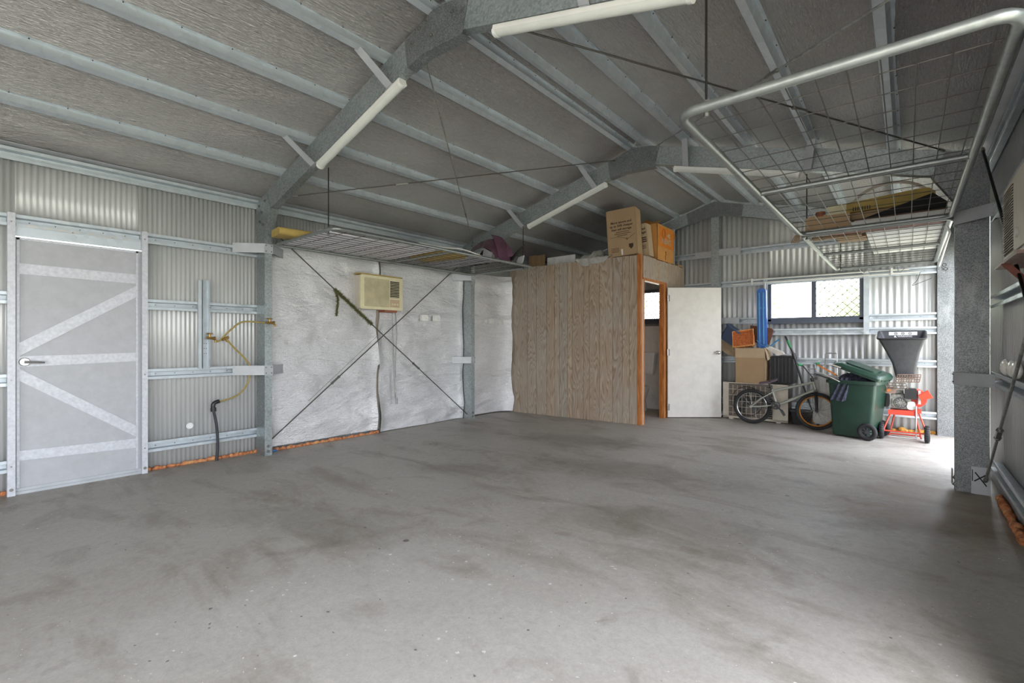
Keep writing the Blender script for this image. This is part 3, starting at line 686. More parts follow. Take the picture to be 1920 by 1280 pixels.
foam_bead('foam_sealant', [(-1.35, YB-.025, 0), (.27, YB-.025, 0)], 'foam_yellow', 'yellow-orange foam sealant bead along the foot of the back wall', .026, .07)
foam_bead('foam_sealant', [(XL+.02, .0, 0), (XL+.02, .32, 0)], 'foam', 'orange foam sealant left of the side door')
b = MB(); b.ball((XL+.13, 2.33, .012), (.012, .03, .012)); tag(b.build('tape_scrap', 'blue_tape'), 'small scrap of blue tape on the floor by the near left column', 'tape')

# room air conditioner hung in the left wall
def wall_ac(x, y0, y1, z0, z1, sd, lab, grille=True):
    t = thing('room_air_conditioner', lab, 'air conditioner', (x, (y0+y1)/2, z0)); f = x+sd*.0; H = z1-z0; W = y1-y0
    b = MB(); xo = XL+.02 if sd > 0 else XR-.02
    b.box(min(xo, x-sd*.012), y0, z0, max(xo, x-sd*.012), y1, z1); b.build('casing', 'beige_metal', t)
    b = MB().m('cream_plastic'); c = ((x-sd*.012)+x)/2
    b.rbox((c, (y0+y1)/2, (z0+z1)/2), (.026, W+.012, H+.012), .02, axis=0)
    p = y0+.05; q = y0+W*.66
    fr = b.build('front_panel', None, t, smooth=40)
    b = MB(); b.rbox((x+sd*.010, (p+q)/2, (z0+z1)/2), (.014, q-p, H*.86), .012, axis=0)
    for k in range(24): zz = z0+.04+k*(H-.08)/23; b.box(x+sd*.018-.0015, p+.012, zz-.0035, x+sd*.018+.0015, q-.012, zz+.0035)
    b.build('intake_grille', 'grille_beige', t)
    y3 = q+.02; y4 = y1-.05
    b = MB(); b.box(x+.004, y3, z0+H*.38, x+.009, y4, z1-.04)
    v = b.build('outlet_vent', 'void', t)
    for k in range(11):
        zz = z0+H*.40+k*(H*.50)/10; MB().box(x+.004, y3, zz-.003, x+sd*.018, y4, zz+.003).build('louvre', 'cream_plastic', v)
    b = MB(); b.box(x+.002, y3, z0+.035, x+.010*sd, y4, z0+H*.32); cp = b.build('control_panel', 'card_light', t)
    for k in range(3):
        yy = y3+(y4-y3)*(.22+.28*k); kb = MB(); kb.cyl((x, yy, z0+H*.17), (x+sd*.016, yy, z0+H*.17), .015, 12); kb.box(x+sd*.014-.002, yy-.002, z0+H*.17-.015, x+sd*.022, yy+.002, z0+H*.17+.015); kb.build('knob', 'cream_plastic', cp)
    return t
ac = wall_ac(-5.235, 3.345, 3.975, 1.617, 2.035, 1, 'cream window air conditioner set in the foil wall with vent and knobs on its right')
b = MB(); b.grid(lambda u, v: (-5.27-.07*u, 4.00+.035*u, 1.65+.36*v), 2, 8, thick=(0, .012, 0)); b.build('side_flap', 'red_flap', ac)
MB().box(-5.40, 3.70, 1.585, -5.24, 3.90, 1.61).build('support_bracket', 'red_flap', ac)
MB().box(-5.41, 3.33, 2.045, -5.245, 3.99, 2.06).build('top_packing', 'yellow_foam', ac)
b = MB(); b.tube([(-5.32, 3.93, 1.6), (-5.30, 3.94, 1.3), (-5.315, 3.93, 1.0), (-5.31, 3.92, .6), (-5.30, 3.935, .42)], .006, 6); b.tube([(-5.32, 3.88, 1.6), (-5.31, 3.89, 1.2), (-5.31, 3.90, .8), (-5.305, 3.92, .45), (-5.30, 3.94, .40)], .006, 6); b.cyl((-5.30, 3.935, .44), (-5.30, 3.935, .36), .014, 8)
b.build('power_cord', 'rod', ac, smooth=60)
# sockets
def socket(y, z, lab, w=.115, x=XL+.095):
    t = thing('power_socket', lab, 'power socket', (x, y, z-.04), None, 'power sockets on the foil wall')
    MB().rbox((x+.015, y, z), (.035, w, .085), .01, axis=0).build('cover', 'white_plastic', t, smooth=40)
    for s in (-.026, .026): MB().box(x+.031, y+s-.012, z-.02, x+.035, y+s+.012, z+.012).build('outlet', 'white_label', t)
socket(4.43, 1.537, 'white power socket on the foil wall, nearer the air conditioner of its pair')
socket(4.66, 1.54, 'white power socket on the foil wall, right one of the pair before the second column')
socket(5.86, 1.53, 'white power socket on the foil beyond the second column, left of its pair', .10)
socket(6.07, 1.527, 'white power socket on the foil beside the timber cubicle edge', .09, XL+.12)

# taps, yellow hose and black pipe
def tap(p, d, lab):
    """brass tap at p pointing along d"""
    p = Vector(p); d = Vector(d).normalized(); t = thing('brass_tap', lab, 'tap', tuple(p), None, 'brass taps on the hose')
    b = MB(); b.cyl(p-d*.03, p+d*.035, .013, 12); b.cyl(p+d*.035, p+d*.05, .018, 8); b.cyl(p, p+Vector((0, 0, .035)), .010, 10); b.tube([p+d*.03, p+d*.05+Vector((0, 0, -.012)), p+d*.055+Vector((0, 0, -.04))], .010, 10); b.build('body', 'brass', t, smooth=50)
    b = MB(); c = p+Vector((0, 0, .042)); b.cyl(c+Vector((-.0, -.022, 0)), c+Vector((0, .022, 0)), .005, 8); b.cyl(c+Vector((-.022, 0, 0)), c+Vector((.022, 0, 0)), .005, 8); b.cyl(c-Vector((0, 0, .008)), c+Vector((0, 0, .005)), .006, 8)
    for q in ((0, .022), (0, -.022), (.022, 0), (-.022, 0)): b.ball(c+Vector((q[0], q[1], 0)), .008, n=8, m=5)
    b.build('handle', 'brass', t, smooth=50)
tap((-5.285, 1.695, 1.235), (0, 1, -.1), 'brass garden tap on the stud bracket feeding the yellow hose')
tap((-5.115, 2.195, 1.395), (0, 1, 0), 'brass tap fixed to the near left column at the hose end')
h = thing('garden_hose', 'branching yellow garden hose looping from tap to column and down', 'hose', (-5.3, 1.9, .58))
def smooth_path(pts, n=6):
    P = [Vector(p) for p in pts]; P = [P[0]*2-P[1]]+P+[P[-1]*2-P[-2]]; out = []
    for i in range(1, len(P)-2):
        for k in range(n):
            t = k/n; a, b_, c, d = P[i-1], P[i], P[i+1], P[i+2]
            out.append(.5*((2*b_)+(-a+c)*t+(2*a-5*b_+4*c-d)*t*t+(-a+3*b_-3*c+d)*t**3))
    out.append(P[-2]); return out
b = MB(); b.tube(smooth_path([(-5.29, 1.74, 1.20), (-5.28, 1.79, 1.215), (-5.27, 1.86, 1.30), (-5.25, 1.95, 1.385), (-5.22, 2.02, 1.405), (-5.15, 2.165, 1.395)]), .0085, 8)
b.build('upper_branch', 'hose_yellow', h, smooth=60)
b = MB(); b.tube(smooth_path([(-5.27, 1.83, 1.235), (-5.28, 1.92, 1.13), (-5.28, 2.02, 1.02), (-5.27, 2.065, .92), (-5.28, 2.04, .76), (-5.29, 1.95, .65), (-5.33, 1.83, .60), (-5.345, 1.78, .59)]), .0085, 8)
b.build('lower_branch', 'hose_yellow', h, smooth=60)
b = MB(); b.cyl((-5.27, 1.80, 1.215), (-5.27, 1.86, 1.245), .013, 8); b.cyl((-5.27, 1.825, 1.24), (-5.275, 1.85, 1.20), .012, 8); b.build('tee_fitting', 'brass', h, smooth=50)
t = thing('water_pipe', 'black poly water pipe with elbow rising from the floor beside the hose', 'pipe', (-5.33, 1.78, 0))
b = MB(); b.tube(smooth_path([(-5.34, 1.775, 0), (-5.34, 1.785, .15), (-5.34, 1.775, .35), (-5.345, 1.745, .53)]), .013, 10); b.build('pipe', 'pipe_black', t, smooth=60)
b = MB(); b.tube(smooth_path([(-5.345, 1.748, .50), (-5.345, 1.745, .56), (-5.345, 1.76, .585), (-5.345, 1.80, .598)]), .020, 12); b.cyl((-5.345, 1.748, .50), (-5.345, 1.746, .535), .026, 12); b.build('elbow', 'black_plastic', t, smooth=60)
# stud bracket
t = thing('stud_bracket', 'pair of upright galvanised channels between two girts, holding the tap', 'bracket', (XL+.08, 1.67, .92))
MB().box(XL+.064, 1.613, .94, XL+.10, 1.640, 1.80).build('channel', 'zinc', t)
b = MB().m('zinc'); b.box(XL+.064, 1.655, .93, XL+.068, 1.712, 1.81); b.box(XL+.064, 1.655, .93, XL+.10, 1.659, 1.81); b.box(XL+.064, 1.708, .93, XL+.10, 1.712, 1.81); screws(b, [(XL+.068, 1.68+q, 1.08+.05*k) for k in range(3) for q in (-.01, .01)], (1, 0, 0)); b.build('channel', None, t)
b = MB(); b.torus((XL+.006, 1.567, .372), .026, .006, axis='x', n=20, m=6); b.cyl((XL+.0, 1.567, .372), (XL+.008, 1.567, .372), .024, 20); tag(b.build('hole_plug', 'white_label', smooth=50), 'small round plug in the wall sheet low beside the black pipe', 'plug')

# wall cross bracing with turnbuckles and a green tinsel string
def rod(name, a, b_, lab, cat, r=.006, mat='rod', tb=None, group=None, ends=True):
    a, b_ = Vector(a), Vector(b_); t = thing(name, lab, cat, tuple(a), None, group); m = MB(); m.tube([a, b_], r, 8); m.build('rod', mat, t, smooth=60)
    d = (b_-a).normalized()
    if tb is not None:
        c = a.lerp(b_, tb); m = MB(); m.cyl(c-d*.05, c+d*.05, r*1.9, 8); m.cyl(c-d*.065, c-d*.05, r*2.3, 6); m.cyl(c+d*.05, c+d*.065, r*2.3, 6); m.build('turnbuckle', 'bolt', t, smooth=40)
    if ends:
        for c, s in ((a, 1), (b_, -1)): m = MB(); m.cyl(c, c+d*s*.05, r*1.7, 6); m.build('end_nut', 'bolt', t)
    return t
BR = 'cross brace rods on the left wall'
rod('brace_rod', (-5.215, 2.27, 2.38), (-5.215, 5.19, .08), 'galvanised brace rod sloping down to the right across the foil wall', 'brace rod', .007, 'dark_rod', .66, BR)
rod('brace_rod', (-5.235, 2.20, .10), (-5.235, 5.19, 2.48), 'galvanised brace rod rising to the right across the foil wall', 'brace rod', .007, 'dark_rod', .27, BR)
rod('brace_rod', (-5.20, 2.66, .53), (-5.20, 3.60, 1.30), 'thinner second wire lying along the rising brace rod', 'brace rod', .003, 'rod', None, BR, False)
b = MB(); r0 = random.Random(3)
def tins(b, pts, n, rr):
    P = smooth_path(pts, 10)
    for k in range(n):
        i = r0.random()*(len(P)-1); p = P[int(i)].lerp(P[min(int(i)+1, len(P)-1)], i % 1)
        d = Vector((r0.gauss(0, 1), r0.gauss(0, 1), r0.gauss(0, 1))).normalized()*rr*r0.uniform(.6, 1.4); s = d.cross(Vector((r0.gauss(0, 1), r0.gauss(0, 1), 1))).normalized()*.0055
        b.add([p-d*.3-s, p-d*.3+s, p+d], [(0, 1, 2)])
ln = lambda k: Vector((-5.215, 2.27, 2.38)).lerp(Vector((-5.215, 5.19, .08)), k)
tins(b, [ln(.245), ln(.33), ln(.42)], 2000, .034); tins(b, [ln(.25), ln(.25)+Vector((.01, .02, -.12)), ln(.25)+Vector((.01, .0, -.30))], 650, .026)
b.tube([ln(.245)+Vector((0, 0, .008)), ln(.42)+Vector((0, 0, .008))], .003, 5); tag(b.build('tinsel_garland', 'tinsel', recalc=False), 'green tinsel garland wound on the sloping brace rod', 'garland')

# hanging mesh rack, left
def rack(name, x0, x1, y0, y1, z, lab, cross=(), tube=.0165, nx=None, mat='tube_galv'):
    t = thing(name, lab, 'storage rack', ((x0+x1)/2, (y0+y1)/2, z), None, 'hanging mesh racks'); r = .07; pts = []
    for (cx, cy, a) in ((x1-r, y0+r, -90), (x1-r, y1-r, 0), (x0+r, y1-r, 90), (x0+r, y0+r, 180)):
        for k in range(6): q = rad(a+k*18); pts.append((cx+r*math.cos(q), cy+r*math.sin(q), z))
    MB().tube(pts, tube, 10, closed=True).build('frame', mat, t, smooth=60)
    for y in cross: MB().cyl((x0+.01, y, z), (x1-.01, y, z), tube*.8, 10).build('cross_tube', mat, t, smooth=60)
    b = MB(); k = 1
    while x0+k*.1 < x1-.02: b.tube([(x0+k*.1, y0, z+tube*.6), (x0+k*.1, y1, z+tube*.6)], .0026, 5); k += 1
    k = 1
    while y0+k*.2 < y1-.05: b.tube([(x0, y0+k*.2, z+tube*.6+.004), (x1, y0+k*.2, z+tube*.6+.004)], .0026, 5); k += 1
    b.build('wire_mesh', 'dark_rod' if mat == 'tube_galv' else mat, t, smooth=60)
    return t
def hanger(x, y, z0, z1, lab):
    t = thing('hanger_rod', lab, 'hanger rod', (x, y, z0), None, 'threaded rods holding the racks')
    MB().cyl((x, y, z0-.035), (x, y, z1), .0055, 8).build('rod', 'black_rod', t, smooth=60)
    for z in (z0-.028, z0+.026): MB().cyl((x, y, z-.008), (x, y, z+.008), .013, 6).build('nut', 'bolt', t)
rk = rack('mesh_rack', -5.13, -3.96, 2.262, 5.19, 2.22, 'long galvanised mesh rack hung from the roof along the foil wall', cross=(3.72,))
hanger(-4.10, 2.285, 2.22, 2.80, 'black hanger rod of the left rack at its near corner')
hanger(-4.095, 5.165, 2.22, 2.80, 'black hanger rod of the left rack at its far corner')
# things lying on it
def corr_plate(x0, x1, y0, y1, z, rot=0): return None
b = MB(); M = Matrix.Translation((-4.66, 2.98, 2.238)) @ Matrix.Rotation(rad(-3), 4, 'Z')
for k in range(16): b.rbox((-.46+.06*k, 0, .008), (.056, 1.34, .014), .004, M, axis=1)
b.box(-.49, -.67, 0, .47, .67, .004, M); tag(b.build('ribbed_sheet', 'polystyrene'), 'white ribbed sheet lying on the left mesh rack', 'sheet')
b = MB(); b.rbox((-4.80, 2.64, 2.295), (.26, 1.0, .075), .03, axis=1, rot=(0, 0, rad(-8))); tag(b.build('foam_block', 'yellow_foam', smooth=40), 'yellow foam slab near the front end of the left rack', 'foam slab')
b = MB(); b.rbox((-4.52, 3.98, 2.266), (.62, .36, .05), .012, axis=1, rot=(0, 0, rad(12))); tag(b.build('foam_block', 'yellow_foam', smooth=40), 'yellow foam piece in the middle of the left rack', 'foam slab')
b = MB(); b.box(-5.05, 4.20, 2.24, -4.15, 4.62, 2.256); tag(b.build('panel', 'clear_grey'), 'grey flat panel lying on the left rack beside the purple fairing', 'panel')
b = MB(); b.tube(smooth_path([(-4.05, 3.3, 2.262), (-4.15, 3.7, 2.29), (-4.2, 4.1, 2.33), (-4.18, 4.5, 2.28)]), .009, 8); tag(b.build('conduit_offcut', 'white_plastic', smooth=60), 'pale bent conduit offcut on the edge of the left rack', 'conduit')
# motorcycle fairing
t = thing('vehicle_fairing', 'purple and black plastic vehicle fairing at the far end of the left rack', 'vehicle part', (-4.35, 4.75, 2.24))
def arch(r0_, r1_, w0, w1, a0, a1, c, n=22):
    def fn(u, v):
        a = rad(a0+(a1-a0)*u); r = r0_+(r1_-r0_)*v; s = math.sin(PI*u)
        return (c[0]+math.cos(a)*r*1.25, c[1]+(w0+(w1-w0)*v)*(.6+.4*s)-.05*v*math.sin(3*u), c[2]+math.sin(a)*r*.92)
    return fn
b = MB(); b.grid(arch(.20, .36, -.05, .16, 8, 172, (-4.42, 4.70, 2.27)), 30, 5, thick=(0, .006, .004)); b.build('shell', 'purple_plastic', t, smooth=60)
b = MB(); b.grid(lambda u, v: (-4.20+.14*v+.05*math.sin(3*u), 4.62+.26*u, 2.60-.34*v**1.4-.03*u), 8, 8, thick=(.006, 0, 0)); b.build('side_panel', 'purple_plastic', t, smooth=60)
b = MB(); b.grid(lambda u, v: (-4.76+.42*u, 4.72+.1*v, 2.25+.30*math.sin(PI*.5*u)*v), 10, 6, thick=(0, .01, 0)); b.build('inner_liner', 'black_plastic', t, smooth=60)
b = MB(); b.prism([(-4.22, 4.78, 2.25), (-4.0, 4.80, 2.27), (-3.86, 4.86, 2.45), (-3.88, 4.9, 2.48), (-4.02, 4.84, 2.33)], (0, .03, 0)); b.build('spoiler', 'black_plastic', t)
b = MB(); b.grid(lambda u, v: (-4.36+.16*u, 4.60+.05*v, 2.25+.20*v*(1-.4*u)), 5, 5, thick=(0, .004, 0)); b.build('lens', 'clear_grey', t, smooth=60)
b = MB(); b.prism([(-4.08, 4.98, 2.24), (-3.99, 5.0, 2.24), (-3.97, 5.02, 2.36), (-4.05, 5.0, 2.34)], (0, .02, 0)); tag(b.build('grey_offcut', 'clear_grey'), 'small grey offcut standing at the far corner of the left rack', 'offcut')
# ================================================================ timber cubicle with toilet
FA, FB = Vector((-5.25, 6.26, 0)), Vector((-2.99, 6.421, 0)); HT = 2.452
K = [0, .0365, .1543, .2296, .3161, .3809, .4191, .4816, .5184, .6024, .6455, .7182, .8109, .8757, .9215, .9733]
def fpt(k): return Vector((-5.25, 6.26, 0))+Vector((2.32, .165, 0))*k
b = MB(); nrm = Vector((-.165, 2.32, 0)).normalized()
for a, c in zip(K, K[1:]):
    p, q = fpt(a+.0011), fpt(c-.0011); h = HT-.012*rnd.random()
    b.prism([p, q, q+Vector((0, 0, h)), p+Vector((0, 0, h))], nrm*.010)
struct(b.build('wall_cubicle_front', 'panelling'), 'wood-grain panelled front wall of the cubicle')
b = MB(); p, q = fpt(0)+nrm*.012, fpt(.9733)+nrm*.012; b.prism([p, q, q+Vector((0, 0, HT-.02)), p+Vector((0, 0, HT-.02))], nrm*.06); struct(b.build('wall_cubicle_core', 'varnished_pine'))
b = MB(); b.box(-2.992, 6.408, 0, -2.932, 6.47, HT+.004); struct(b.build('trim_3', 'varnished_pine'), 'orange pine corner post of the cubicle')
b = MB(); b.box(-2.945, 6.47, 0, -2.931, 6.487, 2.10); struct(b.build('trim_4', 'white_paint'))
# side wall, boards above and beyond the door
b = MB(); xs = -2.930
bw = [6.487, 6.60, 6.735, 6.85, 6.96, 7.09, 7.20, 7.305, 7.40, 7.545, 7.66, 7.78, 7.90, 8.02, 8.12]
for a, c in zip(bw, bw[1:]):
    z0 = 2.105 if a < 7.30 else 0; h = HT-.012*rnd.random(); b.box(xs-.010, a+.001, z0, xs, c-.001, h)
struct(b.build('wall_cubicle_side', 'panelling'), 'wood-grain panelled side wall of the cubicle over the doorway')
b = MB(); b.box(xs-.07, 6.50, 2.11, xs-.012, 8.12, HT-.02); b.box(xs-.07, 7.335, 0, xs-.012, 8.12, 2.11); b.box(xs-.07, 6.47, 0, xs-.012, 6.50, 2.11); struct(b.build('wall_cubicle_lining', 'white_paint'))
b = MB(); b.box(-5.2, 6.52, 2.36, xs-.075, 8.10, 2.375); struct(b.build('ceiling_cubicle', 'white_paint'), 'low white ceiling inside the cubicle')
b = MB(); b.box(-5.2, 8.135, .0, -2.945, 8.15, 1.475); b.box(-5.2, 8.12, .0, -2.945, 8.135, .07); struct(b.build('wall_cubicle_back', 'white_paint'), 'white lined back wall inside the cubicle')
# door frame and leaf
o = MB().box(xs-.07, 6.487, 0, xs+.006, 6.515, 2.085).build('trim_5', 'varnished_pine'); struct(o, 'varnished pine door frame of the cubicle')
struct(MB().box(xs-.07, 7.225, 0, xs+.006, 7.335, 2.085).build('trim_6', 'varnished_pine'), 'varnished pine hinge jamb of the cubicle door')
struct(MB().box(xs-.07, 6.487, 2.085, xs+.008, 7.335, 2.125).build('trim_7', 'varnished_pine'), 'varnished pine door head of the cubicle')
ang = math.atan2(.537, .635)
o = D.objects.new('door_2', None); COL.objects.link(o); o.location = (xs+.012, 7.328, 0); o.rotation_euler = (0, 0, ang); struct(o, 'plain white cubicle door standing wide open')
L = .845
MB().box(0.004, -.036, .012, L, 0, 2.045).build('door_leaf', 'white_paint', o)
for z in (1.88, 1.03, .17):
    b = MB(); b.cyl((.0, -.044, z-.05), (.0, -.044, z+.05), .008, 10); b.box(-.006, -.045, z-.05, .03, -.037, z+.05); b.build('hinge', 'chrome', o, smooth=40)
M = Matrix.Translation((L-.06, -.036, 1.025)) @ Euler((PI/2, 0, 0)).to_matrix().to_4x4()
b = MB(); b.lathe([(.030, 0), (.030, .006), (.012, .012), (.011, .03), (.024, .04), (.028, .052), (.022, .064), (.008, .068)], 20, M); b.build('door_knob', 'chrome', o, smooth=50)

# toilet
t = thing('toilet', 'white toilet with plastic cistern seen through the cubicle doorway', 'toilet', (-3.60, 7.80, 0), (0, 0, 0))
b = MB()
def ell(c, a, b_, z, n=28, egg=0): return [(c[0]+a*math.cos(2*PI*k/n), c[1]+(b_*(1+egg*(math.sin(2*PI*k/n) < 0)))*math.sin(2*PI*k/n), z) for k in range(n)]
secs = [ell((0, .0), .12, .20, 0), ell((0, .0), .105, .19, .08), ell((0, -.02), .10, .17, .18), ell((0, -.06), .15, .21, .28, egg=.1), ell((0, -.08), .185, .24, .36, egg=.12), ell((0, -.08), .19, .245, .395, egg=.12)]
n = 28; vs = [p for s in secs for p in s]; fs = [(i*n+k, i*n+(k+1) % n, (i+1)*n+(k+1) % n, (i+1)*n+k) for i in range(5) for k in range(n)]+[tuple(range(n))[::-1], tuple(range(5*n, 6*n))]
b.add(vs, fs); b.build('bowl', 'porcelain', t, smooth=50)
b = MB(); s0, s1 = ell((0, -.08), .198, .25, .397, egg=.12), ell((0, -.08), .198, .25, .417, egg=.12); b.add(s0+s1, [(k, (k+1) % n, n+(k+1) % n, n+k) for k in range(n)]+[tuple(range(n))[::-1], tuple(range(n, 2*n))]); b.build('seat', 'white_plastic', t, smooth=40)
b = MB(); s0, s1 = ell((0, -.08), .195, .247, .418, egg=.12), ell((0, -.08), .185, .237, .440, egg=.12); b.add(s0+s1, [(k, (k+1) % n, n+(k+1) % n, n+k) for k in range(n)]+[tuple(range(n))[::-1], tuple(range(n, 2*n))]); b.build('lid', 'white_plastic', t, smooth=40)
def loft(secs): 
    vs = []; fs = []; m = None
    for (x0, x1, y0, y1, z, r) in secs:
        ring = []
        for cx, cy, a in ((x1-r, y1-r, 0), (x0+r, y1-r, 90), (x0+r, y0+r, 180), (x1-r, y0+r, 270)):
            for k in range(4): q = rad(a+k*30); ring.append((cx+r*math.cos(q), cy+r*math.sin(q), z))
        m = len(ring); vs += ring
    for i in range(len(secs)-1):
        for k in range(m): fs.append((i*m+k, i*m+(k+1) % m, (i+1)*m+(k+1) % m, (i+1)*m+k))
    return vs, fs+[tuple(range(m))[::-1], tuple(range((len(secs)-1)*m, len(secs)*m))]
b = MB(); b.add(*loft([(-.15, .15, .20, .32, .62, .03), (-.165, .165, .18, .325, .66, .03), (-.20, .20, .165, .33, .97, .03)])); b.build('cistern', 'white_plastic', t, smooth=50)
b = MB(); b.add(*loft([(-.21, .21, .155, .335, .97, .03), (-.21, .21, .155, .335, .99, .03), (-.20, .20, .165, .33, 1.005, .03)])); c = b.build('cistern_lid', 'white_plastic', t, smooth=50)
b = MB(); b.cyl((0, .24, 1.005), (0, .24, 1.015), .02, 16); b.build('flush_button', 'chrome', t)
b = MB(); b.cyl((0, .25, .42), (0, .26, .63), .022, 10); b.tube(smooth_path([(.14, .05, .30), (.17, .18, .28), (.16, .27, .2), (.10, .30, .12)]), .012, 8); b.build('flush_pipe', 'white_plastic', t, smooth=60)

# ---- boxes and cloth on the cubicle roof
RT = HT+.006
def carton(name, lab, loc, rot, w, d, h, mat='card', flaps=(), cat='cardboard box'):
    """open-bottomed frame: origin at the base centre, front face towards -y"""
    t = thing(name, lab, cat, loc, rot); th = .005
    b = MB(); b.box(-w/2, -d/2, 0, w/2, -d/2+th, h); b.box(-w/2, d/2-th, 0, w/2, d/2, h); b.box(-w/2, -d/2, 0, -w/2+th, d/2, h); b.box(w/2-th, -d/2, 0, w/2, d/2, h); b.box(-w/2, -d/2, 0, w/2, d/2, th)
    b.build('body', mat, t)
    for side, angd in flaps:
        fl = min(w, d)*.5
        if side in 'fb': sgn = -1 if side == 'f' else 1; P = [(-w/2+.004, sgn*d/2, h), (w/2-.004, sgn*d/2, h)]; v = Vector((0, sgn*math.cos(rad(angd)), math.sin(rad(angd))))*fl
        else: sgn = -1 if side == 'l' else 1; P = [(sgn*w/2, -d/2+.004, h), (sgn*w/2, d/2-.004, h)]; v = Vector((sgn*math.cos(rad(angd)), 0, math.sin(rad(angd))))*fl
        b = MB(); nn = v.cross(Vector(P[1])-Vector(P[0])).normalized()*.004
        b.prism([P[0], P[1], tuple(Vector(P[1])+v), tuple(Vector(P[0])+v)], nn); b.build('flap', mat, t)
    return t
FM = lambda x, y, z: Matrix.Translation((x, y, z)) @ Euler((PI/2, 0, 0)).to_matrix().to_4x4()      # writing on a face towards -y
RMx = lambda x, y, z: Matrix.Translation((x, y, z)) @ Euler((PI/2, 0, PI/2)).to_matrix().to_4x4()   # writing on a face towards +x
w, d, h = .445, .27, .70
t = carton('moving_box', 'tall brown moving carton standing on the cubicle roof, leaning slightly', (-3.262, 6.60, RT+.012), (rad(0), rad(-3.5), rad(9)), w, d, h)
b = MB(); b.box(-w/2, -d/2, h-.004, w/2, d/2, h); b.build('lid', 'card', t)
for i, s_ in enumerate(('More secure and', 'up to 50% cheaper', 'than self storage')): text_mesh(s_, .046, FM(0, -d/2-.001, h*.72-i*.052), 'ink', t, bold=.0012)
for i, ww in enumerate((.20, .24, .15)): MB().box(-ww/2+.01, -d/2-.0012, h*.505-i*.027, ww/2+.01, -d/2, h*.505-i*.027+.008).build('fine_print', 'ink', t)
b = MB(); P = [(-.17, .285), (-.08, .29), (0, .275), (.06, .25), (.085, .24), (.11, .25), (.16, .285), (.20, .305)]
b.tube([(x, -d/2-.001, z) for x, z in P], .0022, 5); b.torus((.075, -d/2-.001, .243), .012, .0025, n=16, m=5); b.build('printed_curve', 'ink', t)
b = MB(); b.prism([(.10, -d/2-.0015, .165), (.165, -d/2-.0015, .165), (.165, -d/2-.0015, .12), (.1325, -d/2-.0015, .085), (.10, -d/2-.0015, .12)], (0, .001, 0)); sh = b.build('printed_shield', 'ink', t)
for i in range(4): MB().box(-.17, -d/2-.0012, .065+i*.019, -.05, -d/2, .065+i*.019+.006).build('fine_print', 'ink', t)
MB().box(-.02, -d/2-.0015, .015, .005, -d/2, .10).build('tape', 'white_label', t)
t = carton('moving_box', 'pale kraft carton squeezed between the tall carton and the orange one', (-3.10, 6.70, RT+.01), (0, rad(-6), rad(24)), .36, .20, .50, 'card_light')
D.objects[t.name].location = (-3.165, 6.90, RT+.018); t.rotation_euler = (0, rad(-6), rad(3))
b = MB(); b.box(-.18, -.10, .496, .18, .10, .50); b.build('lid', 'card_light', t)
for i, (s_, z) in enumerate((('Stored', .40), ('storage', .345))): text_mesh(s_, .050, FM(.09, -.101, z+.02), 'ink', t, bold=.0014)
for i in range(3): MB().box(-.0, -.102, .275-i*.03, .165, -.100, .292-i*.03).build('printed_line', 'ink', t)
for i in range(3): MB().box(.01, -.102, .165-i*.022, .15, -.100, .171-i*.022).build('fine_print', 'ink', t)
# orange carton with word mark
t = carton('moving_box', 'orange-printed open carton on the cubicle roof beside the gable', (-3.105, 7.38, RT+.004), (0, 0, 0), .30, .66, .56, 'card_orange', flaps=(('f', 155), ('b', -50), ('l', 150)))
MB().box(.1502, -.27, .225, .1515, .32, .53).build('printed_panel', 'orange_print', t)
text_mesh('KENT', .125, RMx(.1525, .02, .32), 'card_light', t, bold=.004, squash=1.25)
b = MB(); P = [(-.05, .42), (.0, .445), (.03, .50), (.05, .455), (.10, .47), (.075, .43), (.11, .40), (.06, .385), (.02, .405)]
b.prism([(.1518, .08+y, z) for y, z in P], (.001, 0, 0)); b.build('printed_emblem', 'card_light', t)
b = MB(); b.tube([(.1525, -.09+.05*math.cos(a), .43+.075*math.sin(a)) for a in [2*PI*k/16 for k in range(16)]], .005, 5, closed=True); b.build('printed_ring', 'red_flap', t)
b = MB(); b.tube([(.1522, -.02, .15), (.1522, .0, .17), (.1522, .0, .11), (.1522, -.02, .09), (.1522, -.02, .03)], .004, 5); b.build('printed_hook', 'ink', t)
for i in range(5): MB().box(-.11, -.3315, .50-.075*i-.02*(i > 2), .02-.02*(i % 2), -.3302, .515-.075*i-.02*(i > 2)).build('printed_line', 'orange_ink', t)
# grey cloth over the front edge
b = MB(); r0 = random.Random(9)
def cl(u, v):
    k = .555+.235*u; p = fpt(k); drop = .15*math.sin(PI*min(1, u*1.05))**.8*(.85+.2*math.sin(u*9)); s = v*(.34+drop)
    fold = .018*math.sin(u*23+v*6)+.012*math.sin(u*41-v*9); hump = .10*math.exp(-((u-.45)/.35)**2)
    if s < .34: yy = .33-s; zz = RT+.014+hump*math.sin(PI*min(1, s/.34))*(1+.4*math.sin(u*14))+abs(fold)*.9
    else: yy = -.012-.006*math.sin(u*30); zz = RT+.02-(s-.34)
    return (p.x+.03*math.sin(v*5+u*3), p.y+yy+(-.012+fold*.3 if s >= .34 else 0), zz)
b.grid(cl, 50, 40, thick=(0, -.003, .003)); tag(b.build('dust_cloth', 'cloth_grey', smooth=80), 'crumpled grey dust cloth draped over the front edge of the cubicle roof', 'cloth')
b = MB(); b.box(-5.12, 6.62, 2.376, -4.95, 6.66, 2.70); b.box(-4.95, 6.62, 2.376, -4.80, 6.66, 2.69); tag(b.build('timber_board', 'raw_timber'), 'short timber boards standing on the cubicle roof at its left end', 'timber')
b = MB(); b.box(-4.78, 6.70, 2.376, -4.22, 6.72, 2.64); tag(b.build('pale_board', 'white_label'), 'pale board propped on the cubicle roof behind the dark rack end', 'board')
